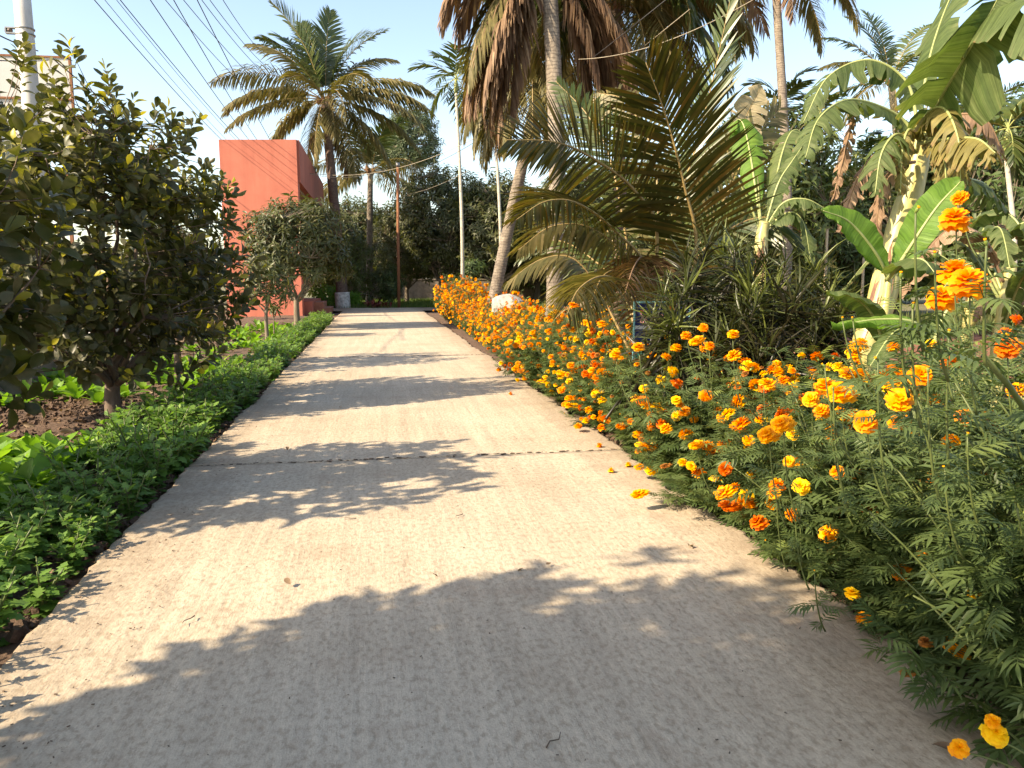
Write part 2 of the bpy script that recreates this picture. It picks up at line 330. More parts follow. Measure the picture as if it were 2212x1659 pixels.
for a, b in ((-2.6, 6.372), (6.4, 14.975), (14.99, 25.9), (25.91, 36.2)): slab(a, b, ROAD_L, ROAD_R)
g = Geo(); V, Q = grid(-6.5, 14, 60, 36.21, 39.8, 12, lambda X, Y: .004 * fbm(X, Y, 1.3, 31) - .002); g.add(V, Q)
o = g.obj('cross_road', M['concrete']); tag(o, kind='structure')
# ------------------------------------------------------------------ red house
HD = 32.0
hp = ground(655, HD)
house = thing('red_house', (hp[0], hp[1], -.1), 'tall flat-roofed house with red plaster walls beyond the left trees', 'house', rz=0)
def part(name, parent, m, *boxes, bevel=0):
    g = Geo()
    for b in boxes: V, Q, r = box(*b); g.add(V, Q)
    return g.obj(name, m, parent, smooth=False)
fw = Geo(); V, Q, r = box(-3.12, 0, 0, .28, 0, 7.12); fw.add(V, Q); o = fw.obj('front_wall', M['plaster'], house, smooth=False); o.rotation_euler = (0, 0, -R(10))
part('parapet', house, M['plaster'], (-.14, .10, .12, 15, 5.45, 7.12))
part('soffit', house, M['soffit'], (-2.3, -.142, .75, 15, 5.35, 5.56))
rw = part('recessed_wall', house, M['plaster2'], (-1.8, -1.2, .9, 14, 0, 5.35))
part('corner_pillar', house, M['plaster2'], (-1.19, -.75, .9, 1.5, 0, 5.35))
for k in range(9): part('louvre', house, M['plaster2'], (-1.16, -.95, 1.6, 6, 4.2 + k * .13, 4.26 + k * .13))
part('back_block', house, M['plaster'], (-3.0, -1.85, .9, 14, 0, 6.8))
part('plinth', house, M['plaster'], (-3.0, .35, .7, 6.0, 0, .62))
part('step', house, M['brick'], (.351, .75, 1.6, 4.0, 0, .55), (.751, 1.05, 1.6, 4.0, 0, .3))
lamp = part('wall_lamp', house, M['white'], (-.70, -.5, .86, 1.1, 4.95, 5.08))

# low boundary wall on the left, running along the road
lw = thing('boundary_wall', (-5.35, 0, -.1), 'low old concrete boundary wall behind the dark leafy tree', 'wall')
part('wall_body', lw, M['wallc'], (-.12, .12, 4.5, 26, 0, .52)); part('coping', lw, M['pole'], (-.16, .16, 4.45, 26.05, .522, .60))

# ------------------------------------------------------------------ palms
def frond(g_, path, hint, n=46, lmax=.8, wid=.035, hang=.5, start=.14, rr=.022, a0=72, a1=28, lift=.15, gap=0.0, seg=3, mat_leaf=0, fan=0.0):
    """one pinnate frond: a tapering rachis and two rows of strap leaflets"""
    P = smooth_path(path, 30) if len(path) < 25 else np.asarray(path); T = nz(np.gradient(P, axis=0)); G = Geo()
    hint = np.asarray(hint, float)
    V, Q, r = tube(P, np.linspace(rr, rr * .18, len(P)), 5); G.add(V, Q, .5, 1)
    us = np.linspace(0, 1, len(P))
    for s in (-1, 1):
        u = np.clip(start + (1 - start) * (np.arange(n) + g_.uniform(-.4, .4, n)) / n, 0, .995)
        if gap: u = u[g_.random(n) > gap]
        k = len(u)
        p = np.stack([np.interp(u, us, P[:, i]) for i in range(3)], -1); t = nz(np.stack([np.interp(u, us, T[:, i]) for i in range(3)], -1))
        b = nz(np.cross(np.broadcast_to(hint, t.shape), t)) * s; nn = np.cross(t, b) * s
        prof = np.minimum(1, .45 + (u - start) / .16) * (1 - .72 * np.clip((u - .55) / .45, 0, 1) ** 1.4)
        L = lmax * prof * g_.uniform(.85, 1.1, k)
        a = np.radians(a0 + (a1 - a0) * u ** 1.3 + g_.normal(0, 4, k))
        d0 = nz(t * np.cos(a)[:, None] + b * np.sin(a)[:, None] + nn * (lift + g_.normal(0, .08, k))[:, None])
        q = [p]; ds = []
        hg = hang * g_.uniform(.6, 1.35, k)
        for j in range(seg):
            d = nz(d0 + np.array([0, 0, -1.0]) * (hg * (j + .35) / (seg - .4) * 1.5)[:, None]); ds.append(d); q.append(q[-1] + d * (L / seg)[:, None])
        ds.append(ds[-1]); wp = [.55, 1, .8, .08] if seg == 3 else [.5, .9, 1, .75, .06]
        rows = []
        for j in range(seg + 1):
            w = nz(t - ds[j] * (t * ds[j]).sum(-1, keepdims=True) + .25 * nn) * (wid * wp[j] * .5 * np.minimum(1, .4 + L / lmax))[:, None]
            rows += [q[j] - w, q[j] + w]
        V = np.stack(rows, 1); nv = 2 * (seg + 1); base = (np.arange(k) * nv)[:, None, None]
        Q = np.array([[2 * j, 2 * j + 1, 2 * j + 3, 2 * j + 2] for j in range(seg)])[None] + base
        G.add(V.reshape(-1, 3), Q.reshape(-1, 4), np.repeat(np.clip(g_.normal(.45, .22, k), 0, 1), nv), 0)
    return G
def arc_path(az, el0, el1, L, n=26):
    """a frond that leaves at elevation el0 and bends over to el1"""
    el = np.radians(np.linspace(el0, 1, n) * 0 + el0 + (el1 - el0) * np.linspace(0, 1, n) ** 1.25)
    d = np.stack([np.cos(el) * math.cos(az), np.cos(el) * math.sin(az), np.sin(el)], -1) * (L / (n - 1))
    return np.vstack([[0, 0, 0], np.cumsum(d, 0)[:-1]])
def trunk_geo(g_, path, r0, r1, rings=60, k=12, flare=1.35):
    P = smooth_path(path, rings * 2); n = len(P); u = np.linspace(0, 1, n)
    rad = r0 + (r1 - r0) * u + (flare - 1) * r0 * np.exp(-u * 14); rad = rad * (1 + .035 * (np.arange(n) % 2) + .015 * g_.normal(size=n))
    V, Q, r = tube(P, rad, k); return Geo().add(V, Q), P
PALM_ID = [0]
def coconut(base, path, r0, r1, fronds, label, trunkmat='ptrunk', group=None, whitewashed=False, nuts=0, name='coconut_palm', L=3.6, n=46, lmax=.85, wid=.04, fibre=True):
    """fronds: list of (azimuth deg, el0, el1, length factor, material, hang)"""
    PALM_ID[0] += 1; g_ = np.random.default_rng(100 + PALM_ID[0])
    t = thing(name, base, label, 'palm tree', group)
    G, P = trunk_geo(g_, path, r0, r1); tr = G.obj('trunk', M[trunkmat], t); top = P[-1]
    if whitewashed:
        V, Q, r = tube(P[:10], r0 * 1.42, 12); Geo().add(V, Q).obj('whitewash_band', M['whitewash'], tr)
    if fibre:
        Gf = Geo()
        for k in range(26):
            a = g_.uniform(0, 6.28); d = np.array([math.cos(a), math.sin(a), 0]); h = g_.uniform(.3, .9)
            pth = bez(top + d * r1 * .8 + [0, 0, -.2], top + d * (r1 + .12) + [0, 0, h * .4], top + d * (r1 + g_.uniform(.1, .3)) + [0, 0, h - .4], 5)
            V, Q, r = tube(pth, np.linspace(.05, .02, 5), 4); Gf.add(V, Q)
        Gf.obj('crown_fibre', M['fibre'], t)
    for (az, e0, e1, lf, mt, hg) in fronds:
        Pf = arc_path(R(az), e0, e1, L * lf) + top + np.array([math.cos(R(az)), math.sin(R(az)), 0]) * r1 * .7
        side = np.array([-math.sin(R(az)), math.cos(R(az)), 0]); tm = nz(Pf[8] - Pf[2]); hint = np.cross(tm, side)
        hint = nz(hint + side * g_.normal(0, .35))
        if hint[2] < 0 and e0 > -60: hint = -hint
        Gf = frond(g_, Pf, hint, n, lmax, wid, hg, rr=.03, lift=.25 if mt == 'palm' else .05)
        Gf.obj('frond', [M[mt], M['rachis_dry' if mt == 'dry' else 'rachis']], t)
    if nuts:
        Gn = []
        for k in range(nuts):
            a = g_.uniform(0, 6.28); c = top + np.array([math.cos(a) * .32, math.sin(a) * .32, g_.uniform(-.5, -.1)]); h = np.linspace(-1, 1, 9)
            V, Q, r = tube(c + np.array([[0, 0, z * .15] for z in h]), .125 * np.sqrt(np.maximum(0, 1 - h * h)) + .002, 8); Geo().add(V, Q).obj('coconut', M['fibre'], t)
    return t
def ring(n, g_, spec):
    """fronds all round: spec is a list of (count, el0, el1, length, material, hang)"""
    out = []; az = g_.uniform(0, 360)
    for (c, e0, e1, lf, mt, hg) in spec:
        for k in range(c):
            out.append((az + g_.uniform(-14, 14), e0 + g_.uniform(-8, 8), e1 + g_.uniform(-10, 10), lf * g_.uniform(.88, 1.1), mt, hg)); az += 137.5
    return out
g1 = np.random.default_rng(5)
# left palm by the house, at the end of the road
b = ground(743, 40); top = at(702, 215, 40.0) - b
cam_right, cam_fwd = -10.0, 80.0          # degrees: directions seen from above
fr = [(80, 84, 55, 1.0, 'palm', .15), (190, 80, 35, 1.05, 'palm', .2), (120, 78, 40, .95, 'palm', .2), (10, 72, 20, .95, 'palm', .3), (160, 62, 0, 1.0, 'olive', .5), (30, 60, -5, 1.0, 'olive', .5),
      (175, 35, -30, 1.12, 'olive', .9), (165, 20, -35, 1.05, 'olive', 1.0), (-5, 32, -35, 1.1, 'olive', .9), (355, -5, -60, 1.05, 'olive', 1.0), (340, 10, -55, 1.1, 'olive', 1.0),
      (195, 0, -50, 1.0, 'olive', 1.0), (250, 25, -50, .95, 'olive', .9), (280, -10, -70, .9, 'olive', 1.0), (300, 30, -40, .9, 'olive', .8), (220, -20, -75, .9, 'olive', 1.0), (310, -45, -85, .95, 'olive', .8), (230, 50, -10, .9, 'palm', .5), (185, -30, -75, 1.0, 'olive', 1.0), (205, 15, -55, 1.05, 'olive', 1.0), (260, -35, -85, .9, 'olive', 1.0), (330, -25, -75, 1.05, 'olive', 1.0), (350, 20, -45, 1.1, 'olive', 1.0), (285, 10, -65, 1.0, 'olive', 1.0), (240, -50, -88, .8, 'dry', 1.0), (320, -60, -88, .8, 'dry', 1.0), (140, 70, 15, 1.0, 'palm', .3), (45, 75, 20, 1.0, 'palm', .3), (100, 20, -40, 1, 'olive', .9), (60, 0, -60, 1, 'olive', .9)]
coconut(b, [(0, 0, -.1), (-.2, .1, top[2] * .35), (top[0] * .7, .2, top[2] * .75), (top[0], top[1], top[2])], .27, .20, fr, 'tall coconut palm with whitewashed trunk foot right beside the red house', 'ptrunk_dark', None, True, 8, L=5.3, lmax=1.25, wid=.085, n=66)
# smaller palm behind it
b = ground(800, 47); top = at(800, 372, 47) - b
coconut(b, [(0, 0, -.1), (.1, 0, top[2] * .5), (top[0], top[1], top[2])], .2, .16, ring(15, g1, [(5, 70, 20, .9, 'palm', .4), (5, 30, -40, 1, 'olive', .9), (6, 0, -70, .95, 'olive', 1.0)]), 'shorter coconut palm with drooping pale fronds behind the rusty post', 'ptrunk', L=4.6, lmax=1.1, wid=.075)
# middle palm, straight trunk, skirt of dead fronds
b = ground(1197, 15.2); top = at(1183, -110, 15.2) - b
fr = [(az, e0, e1, lf, 'dry', 1.1) for az, e0, e1, lf in ((180, -48, -89, 1.0), (205, -50, -89, 1.0), (150, -45, -89, .95), (20, -45, -89, .95), (345, -40, -88, 1.0), (0, -50, -89, .9), (175, -15, -88, .72), (190, -70, -90, .95), (205, -55, -90, 1.0), (-15, -60, -90, .95), (0, -68, -90, 1.0), (180, -66, -90, 1.05), (20, -60, -90, .95), (160, -60, -89, 1.0), (-8, -45, -89, 1.05), (150, -40, -89, 1.0), (168, -50, -90, .9), (198, -55, -90, .9), (185, -5, -84, .78))]
fr += [(190, -40, -88, .9, 'olive', 1.0), (20, 5, -75, 1.15, 'olive', 1.0), (-20, 20, -72, 1.2, 'olive', 1.0), (40, -5, -78, 1.1, 'olive', 1.0), (140, -30, -88, .9, 'olive', 1.0), (80, 10, -75, 1.1, 'olive', 1)]
fr += ring(10, g1, [(9, 60, -10, 1.1, 'palm', .5)])
coconut(b, [(0, 0, -.1), (.02, 0, 2), (top[0] * .5, 0, top[2] * .5), (top[0], top[1], top[2])], .175, .15, fr, 'thick straight coconut palm rising from the flower bed with brown dead skirt', 'ptrunk', L=3.6, lmax=.9, wid=.05, n=80)
# leaning palm to its left
b = ground(1052, 21); top = at(1148, 90, 21.5) - b
fr = [(175, -45, -89, .85, 'olive', 1.0), (200, -50, -89, .92, 'olive', 1.0), (160, -55, -90, .9, 'olive', 1.0), (230, -48, -89, .9, 'olive', 1.0), (260, -40, -89, .9, 'olive', 1.0), (190, -62, -90, .8, 'dry', .9), (220, -55, -89, .85, 'dry', .9)]
fr += ring(10, g1, [(5, 70, 0, .65, 'palm', .5), (7, -30, -86, .85, 'olive', 1)])
coconut(b, [(0, 0, -.1), (.32, .05, 1.5), (.75, .2, 3.4), (top[0] * .95, .3, top[2] * .8), (top[0], top[1], top[2])], .165, .14, fr, 'leaning coconut palm with grey trunk beside the white rock', 'ptrunk', L=4.1, lmax=.95, wid=.06, n=72)
# palm whose crown fills the gap right of the middle trunk
b = ground(1335, 18); top = at(1330, 10, 18) - b
fr = ring(30, g1, [(6, 60, -10, 1, 'palm', .5), (13, 25, -78, 1, 'palm', .9), (12, -10, -86, 1.0, 'olive', 1.0)]) + [(-10, 40, -80, 1.15, 'dry', .9), (-30, 20, -84, 1.05, 'olive', 1.0), (190, 10, -84, 1.0, 'palm', .9), (-5, 0, -86, 1.0, 'palm', .9), (230, 10, -85, 1.0, 'palm', .9), (300, 0, -86, .95, 'palm', .9)]
coconut(b, [(0, 0, -.1), (0, 0, 3), (top[0], top[1], top[2])], .16, .13, fr, 'coconut palm with curved hanging green fronds behind the thick straight one', 'ptrunk_dark', L=3.7, lmax=.9, wid=.05, n=74)
# palm on the right with a brown hanging crown cut by the top of the picture
b = ground(1690, 25); top = at(1672, -95, 25) - b
fr = [(175, -10, -84, 1.0, 'dry', 1.0), (195, -30, -86, .9, 'dry', 1.0), (-5, -5, -82, 1.05, 'olive', 1.0), (10, -30, -86, .95, 'olive', 1.0), (-20, 20, -74, 1.15, 'dry', 1.0), (160, 15, -76, 1.1, 'olive', 1.0), (260, -30, -85, .9, 'dry', 1.0), (90, -20, -80, 1, 'olive', 1)] + ring(8, g1, [(8, 60, -10, 1.0, 'palm', .5)])
coconut(b, [(0, 0, -.1), (-.05, 0, 4), (top[0], top[1], top[2])], .16, .125, fr, 'slender tall coconut palm with brown hanging crown over the banana plants', 'ptrunk', L=3.8, lmax=.9, wid=.06, n=70)
# green palm farther right
b = ground(1925, 38); top = at(1925, 175, 38) - b
fr = [(170, 55, -5, 1, 'palm', .5), (185, 30, -30, 1, 'olive', .7), (100, 80, 40, 1.05, 'palm', .2), (20, 70, 20, 1, 'palm', .4), (150, 0, -50, 1, 'palm', .8), (200, -10, -70, 1, 'olive', .9), (0, 20, -50, 1, 'palm', .8), (270, 40, -40, .9, 'palm', .7), (300, -20, -80, .9, 'olive', 1), (240, -10, -75, 1, 'olive', 1), (60, 40, -20, 1, 'palm', .6), (130, 78, 30, 1.0, 'palm', .2)]
coconut(b, [(0, 0, -.1), (.1, 0, 5), (top[0], top[1], top[2])], .2, .16, fr, 'green coconut palm seen behind the torn banana leaves', 'ptrunk', L=4.2, lmax=1.0, wid=.07, n=50)
b = ground(2150, 44); top = at(2100, 270, 44) - b
coconut(b, [(0, 0, -.1), (.1, 0, 5), (top[0], top[1], top[2])], .2, .16, ring(12, g1, [(4, 60, 0, 1, 'palm', .4), (8, 20, -60, 1, 'olive', .8)]), 'distant coconut palm mostly hidden by the large banana leaves', 'ptrunk', L=3.6, lmax=.9, wid=.07, n=40)

def areca(px, d, ptop, label, tr=.075, lean=0.0, L=1.5, nf=8, sd=0, hang=.25, shaft=.7):
    g_ = np.random.default_rng(300 + sd); b = ground(px, d); top = at(ptop[0], ptop[1], d) - b
    t = thing('areca_palm', b, label, 'palm tree', 'slender areca palms')
    P = smooth_path([(0, 0, -.1), (top[0] * .3 + lean, 0, top[2] * .4), (top[0], top[1], top[2] - shaft)], 70)
    V, Q, r = tube(P, np.linspace(tr, tr * .7, 70) * (1 + .05 * (np.arange(70) % 2)), 10); Geo().add(V, Q).obj('trunk', M['areca_trunk'], t)
    V, Q, r = tube(np.array([P[-1], P[-1] + [0, 0, .12], P[-1] + [0, 0, shaft * .6], top]), [tr * .7, tr * 1.15, tr * .95, tr * .3], 10); Geo().add(V, Q).obj('crownshaft', M['crownshaft'], t)
    for k in range(nf):
        az = k * 2.4 + g_.uniform(-.2, .2); e0 = 78 - k * (120 / nf) + g_.uniform(-6, 6); Pf = arc_path(az, e0, e0 - 75, L * g_.uniform(.85, 1.1)) + top - [0, 0, .1]
        side = np.array([-math.sin(az), math.cos(az), 0]); hint = np.cross(nz(Pf[8] - Pf[2]), side); hint = hint if hint[2] > 0 else -hint
        frond(g_, Pf, hint, 16, L * .42, .085, hang, .18, .02, 62, 22, .1).obj('frond', [M['palm'], M['crownshaft']], t)
    return t
areca(1000, 33, (985, 165), 'slender areca palm with pale trunk standing alone at the flower bed far end', .085, 0, 2.1, 12, 1)
areca(1082, 35, (1062, 150), 'slender areca palm just right of the lone one, behind the leaning trunk', .08, 0, 2.0, 10, 2)
areca(1697, 27, (1690, 215), 'areca palm with pale trunk directly behind the slender tall coconut trunk', .07, 0, 1.6, 10, 3)
areca(1776, 30, (1772, 235), 'areca palm behind the upper torn banana leaf', .07, 0, 1.6, 9, 4)
areca(2172, 19, (2178, 268), 'areca palm with orange crownshaft at the right edge of the picture', .075, 0, 1.3, 9, 5)
areca(1857, 31, (1850, 330), 'thin areca palm between the yellow banana stem and the torn leaves', .07, 0, 1.5, 8, 6)
areca(2097, 33, (2085, 250), 'thin grey areca palm against the sky right of the banana stem', .08, 0, 1.5, 8, 7)

# young coconut palm: no trunk yet, big fronds straight from the ground
yb = ground(1400, 9.6); Y0 = yb
yp = thing('young_coconut_palm', yb, 'young trunkless coconut palm with huge bronze fronds behind the flower bed', 'palm tree')
gy = np.random.default_rng(77); tocam = nz(EYE - (yb + [0, 0, 1.5]))
def hero(pts, hint, mt, n=58, lmax=.62, wid=.034, hang=.25, rr=.022, a0=78, a1=30, start=.16, lift=.05, gap=0, rm='rachis'):
    W = [np.array(p) if len(p) == 3 and isinstance(p, np.ndarray) else at(*p) for p in pts]
    frond(gy, [w - yb for w in W], hint, n, lmax, wid, hang, start, rr, a0, a1, lift, gap, seg=4).obj('frond', [M[mt], M[rm]], yp)
root = yb + np.array([0, 0, .15]); UPV = np.array([0, 0, 1.0])
hero([root + [.25, 0, 0], (1503, 560, 9.2), (1478, 400, 8.9), (1438, 250, 8.6), (1395, 135, 8.3)], tocam, 'bronze', 84, .98, .042, .12, start=.22, rr=.03)
hero([root - [.1, 0, 0], (1420, 520, 9.2), (1371, 412, 8.9), (1281, 342, 8.5), (1200, 307, 8.1), (1095, 302, 7.8)], nz(tocam + [0, 0, .15]), 'bronze', 92, .80, .038, .14, start=.22, rr=.028, a0=80)
hero([root - [.1, 0, 0], (1400, 600, 9.0), (1330, 500, 8.6), (1250, 440, 8.1), (1180, 435, 7.8), (1115, 475, 7.5)], nz(tocam * .6 + [0, 0, .8]), 'bronze', 84, .66, .036, .55, start=.2)
hero([root, (1400, 620, 9.3), (1340, 540, 9.0), (1270, 490, 8.8), (1190, 490, 8.6), (1120, 540, 8.4)], nz(tocam * .6 + [0, 0, .8]), 'olive', 80, .62, .036, .6, start=.2)
hero([root, (1420, 640, 9.0), (1356, 612, 8.0), (1300, 597, 7.4), (1250, 625, 6.9), (1225, 680, 6.7)], nz(tocam * .3 + [0, 0, 1]), 'olive', 80, .62, .034, .95, start=.2)
hero([root, (1370, 650, 9.3), (1340, 590, 8.6), (1300, 600, 7.9), (1265, 690, 7.4)], nz(tocam * .4 + [0, 0, 1]), 'olive', 70, .62, .034, .9)
hero([root, (1390, 640, 9.4), (1390, 560, 8.9), (1370, 575, 8.0), (1345, 650, 7.5)], nz(tocam * .4 + [0, 0, 1]), 'dry', 66, .6, .034, .9, rm='rachis_dry')
hero([root, (1360, 560, 9.6), (1320, 350, 9.7), (1270, 250, 10), (1200, 175, 10.3)], nz(tocam + [0, .3, .6]), 'palm', 46, .5, .04, .15, start=.3)
hero([root + [.1, 0, 0], (1440, 520, 9.9), (1500, 330, 10.2), (1545, 150, 10.5), (1590, -60, 10.8)], nz(tocam + [-.9, 0, 0]), 'palm', 52, .7, .04, .1, start=.3, a0=50, a1=18)
hero([root + [.2, 0, 0], (1500, 560, 9.8), (1570, 420, 10), (1630, 300, 10.3), (1690, 230, 10.7)], nz(tocam + [.5, 0, .3]), 'olive', 50, .75, .04, .2, a0=60)
hero([root + [.2, 0, 0], (1490, 590, 9.6), (1570, 500, 9.4), (1660, 470, 9.3), (1740, 520, 9.3)], nz(tocam * .6 + [0, 0, .8]), 'palm', 50, .7, .036, .35)
hero([root, (1420, 520, 10), (1410, 330, 10.4), (1350, 220, 10.9), (1290, 200, 11.4)], nz(tocam + [0, 0, .4]), 'olive', 46, .6, .036, .4)
hero([root, (1300, 640, 10), (1240, 560, 10), (1170, 560, 10), (1095, 610, 10)], nz([0, 0, 1] + tocam * .3), 'olive', 50, .6, .034, .8)
hero([root, (1350, 600, 10.4), (1300, 480, 10.8), (1220, 430, 11.2), (1150, 450, 11.6)], nz([0, 0, 1] + tocam * .3), 'palm', 46, .6, .034, .5)
hero([root, (1350, 640, 10.4), (1280, 560, 11), (1200, 520, 11.6), (1120, 560, 12)], nz([0, 0, 1] + tocam * .3), 'palm', 46, .6, .034, .5)

# ------------------------------------------------------------------ broad-leaved trees
def tree_parts(g_, trunk_h, c, rad, n_main, n_twig, tr, up=.5, low=-.55, lobes=.3, inner=.45, spike=0):
    """trunk, limbs and twigs; returns the wood and the twigs' paths"""
    W = Geo(); fork = np.array([0, 0, trunk_h]); c = np.array(c, float); rad = np.array(rad, float)
    V, Q, r = tube(bez((0, 0, -.15), (g_.normal(0, .03), g_.normal(0, .03), trunk_h * .5), fork, 8), np.linspace(tr * 1.35, tr, 8), 9); W.add(V, Q)
    LB = ivec(9, g_)
    def radius(d): return 1 + lobes * (np.max(d @ LB.T, axis=-1) - .75) * 1.6
    limbs, lv = [], []
    for k in range(n_main):
        a = k * 2.4 + g_.uniform(-.3, .3); e = g_.uniform(low * .6, 1.0); d = nz(np.array([math.cos(a) * math.sqrt(max(0, 1 - e * e)), math.sin(a) * math.sqrt(max(0, 1 - e * e)), e]))
        tip = c + rad * d * .82 * radius(d)
        ctl = fork + (tip - fork) * np.array([.55, .55, .25]) + [0, 0, .1 * (tip[2] - trunk_h)]
        P = bez(fork - [0, 0, g_.uniform(0, .25) * trunk_h], ctl, tip, 12); P[1:-1] += g_.normal(0, .02 * rad.mean(), (10, 3))
        V, Q, r = tube(P, np.linspace(tr * .55, tr * .08, 12), 6); W.add(V, Q); limbs.append(P)
    LP = np.concatenate([p[2:] for p in limbs]); twigs = []
    n = 0
    while n < n_twig:
        d = ivec(1, g_)[0]
        if d[2] < low: continue
        q = c + rad * d * g_.uniform(inner, 1.0) ** .6 * radius(d)
        if spike and d[2] > .1: q = q + np.array([0, 0, spike * g_.random() ** 2.0])
        if q[2] < .15: continue
        dd = LP - q; s = np.linalg.norm(dd, axis=1) + .8 * np.maximum(0, dd[:, 2]); j = LP[np.argmin(s)]
        ctl = j + (q - j) * np.array([.6, .6, .3]) if up > 0 else j + (q - j) * np.array([.4, .4, .8])
        P = bez(j, ctl, q, 4); V, Q, r = tube(P, np.linspace(tr * .11, tr * .035, 4), 3, cap=False); W.add(V, Q); twigs.append(P); n += 1
    return W, twigs, c
JACK_LO = [leaf_tpl(.58, [.2, 1.0, .2], .3, .2)]
JACK = [leaf_tpl(.52, [.12, .55, .85, 1.0, .82, .10], .35, .22), leaf_tpl(.58, [.12, .5, .85, 1.0, .85, .12], .2, -.12), leaf_tpl(.5, [.12, .5, .8, 1.0, .85, .1], .45, .4)]
MANGO = [leaf_tpl(.26, [.15, .8, 1, .8, .08], .3, .35), leaf_tpl(.24, [.15, .8, 1, .75, .08], .5, .7)]
MANGO_LO = [leaf_tpl(.30, [.3, 1, .1], .3, .4)]
def leaves_jack(g_, twigs, c, per, size, young=.06, up=.75):
    T, D, U, S, r = [], [], [], [], []
    for P in twigs:
        ax = nz(P[-1] - P[-2]); out = nz(P[-1] - c); ax = nz(ax + np.array([0, 0, up]) + .4 * out); ln = g_.uniform(.20, .38)
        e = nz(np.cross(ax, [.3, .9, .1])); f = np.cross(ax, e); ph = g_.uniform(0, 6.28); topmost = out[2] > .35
        for i in range(per):
            s = i / (per - 1); a = ph + i * 2.4; rad = e * math.cos(a) + f * math.sin(a); open_ = 1.25 - .85 * s
            T.append(P[-1] + ax * (s - .7) * ln + rad * .008); D.append(nz(ax * (1.0 - .55 * open_) + rad * open_)); U.append(ax + .2 * g_.normal(size=3))
            S.append(size * g_.uniform(.7, 1.2) * (1 - .35 * s)); k = np.clip(g_.normal(.38, .22), 0, .9)
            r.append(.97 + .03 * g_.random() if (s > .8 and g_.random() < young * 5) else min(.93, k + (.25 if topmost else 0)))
    return map(np.array, (T, D, U, S, r))
def leaves_mango(g_, twigs, c, per, size):
    T, D, U, S, r = [], [], [], [], []
    for P in twigs:
        out = nz(P[-1] - c); ax = nz(out + [0, 0, .6] + .3 * g_.normal(size=3)); e = nz(np.cross(ax, [.3, .9, .1])); f = np.cross(ax, e); ph = g_.uniform(0, 6.28)
        tone = g_.normal(.45, .18)
        for i in range(per):
            a = ph + i * 2.4; rad = e * math.cos(a) + f * math.sin(a); s = i / per
            T.append(P[-1] - ax * s * size * 1.1); D.append(nz(rad + ax * (.9 - 1.3 * s) + np.array([0, 0, -.25]))); U.append(ax + .2 * g_.normal(size=3)); S.append(size * g_.uniform(.7, 1.15)); r.append(np.clip(tone + g_.normal(0, .12), 0, 1))
    return map(np.array, (T, D, U, S, r))
def fit(tp, M3, T, S, r, g_):
    G = Geo(); pick = g_.integers(0, len(tp), len(T))
    for k, t in enumerate(tp):
        m = pick == k
        if m.any(): V, Q, rr = scatter(t, M3[m], T[m], S[m], r[m]); G.add(V, Q, rr)
    return G
# single leaves kept as objects share these meshes
def leaf_bank(tp, m, nm, tones):
    return [[(lambda G: G.mesh(nm, M[m]))(Geo().add(t[0], t[1], tone)) for tone in tones] for t in tp]
JT = [.05, .2, .35, .5, .65, .8, .92, 1.0]
JBANK = leaf_bank(JACK, 'jack', 'leaf', JT)
def jackfruit(base, seed, label, c, rad, trunk_h, tr, n_main, n_twig, per, size, single=300, rz=0, name='jackfruit_tree', inner=.45, lo=None):
    g_ = np.random.default_rng(seed); t = thing(name, base, label, 'tree', 'young jackfruit trees along the left bed')
    W, tw, c = tree_parts(g_, trunk_h, c, rad, n_main, n_twig, tr, inner=inner, low=-.85, spike=.55, lobes=.45); W.obj('trunk', M['bark'], t)
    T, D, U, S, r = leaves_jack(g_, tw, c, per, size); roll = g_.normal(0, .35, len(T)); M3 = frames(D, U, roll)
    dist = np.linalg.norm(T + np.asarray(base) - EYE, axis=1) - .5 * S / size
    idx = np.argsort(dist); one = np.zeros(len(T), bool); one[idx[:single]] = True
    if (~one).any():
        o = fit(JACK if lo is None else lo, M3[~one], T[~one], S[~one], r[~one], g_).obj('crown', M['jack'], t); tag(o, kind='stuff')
    for i in np.where(one)[0]:
        k = g_.integers(0, len(JACK)); j = int(np.argmin(abs(np.array(JT) - r[i]))); o = bpy.data.objects.new('leaf', JBANK[k][j])
        mm = Matrix([[*(M3[i][q] * S[i]), T[i][q]] for q in range(3)] + [[0, 0, 0, 1]]); o.matrix_local = mm; COL.objects.link(o); o.parent = t; o.matrix_local = mm
    return t
jackfruit((-2.93, 9.21, -.06), 41, 'big dark bushy jackfruit tree on short forked trunk in the left bed', (-.12, 0, 1.85), (1.5, 1.45, 1.6), .42, .075, 12, 580, 12, .175, 300, inner=.22)
jackfruit((-3.2, 5.15, -.06), 42, 'large-leaved jackfruit tree cut by the left edge of the picture', (.08, .1, 1.45), (1.1, 1.2, 1.0), .5, .06, 10, 260, 12, .20, 300, inner=.2)
jackfruit((-3.25, 13.4, -.06), 43, 'smaller jackfruit tree in front of the red house wall', (.05, 0, 1.85), (1.2, 1.2, 1.7), .6, .05, 10, 300, 11, .16, 0, inner=.25)
jackfruit((-3.35, .85, -.06), 44, 'jackfruit tree left of the camera whose shadow darkens the near road', (0, 0, 2.55), (1.5, 1.5, 1.3), 1.1, .09, 11, 900, 12, .22, 0, inner=.1, lo=JACK_LO)
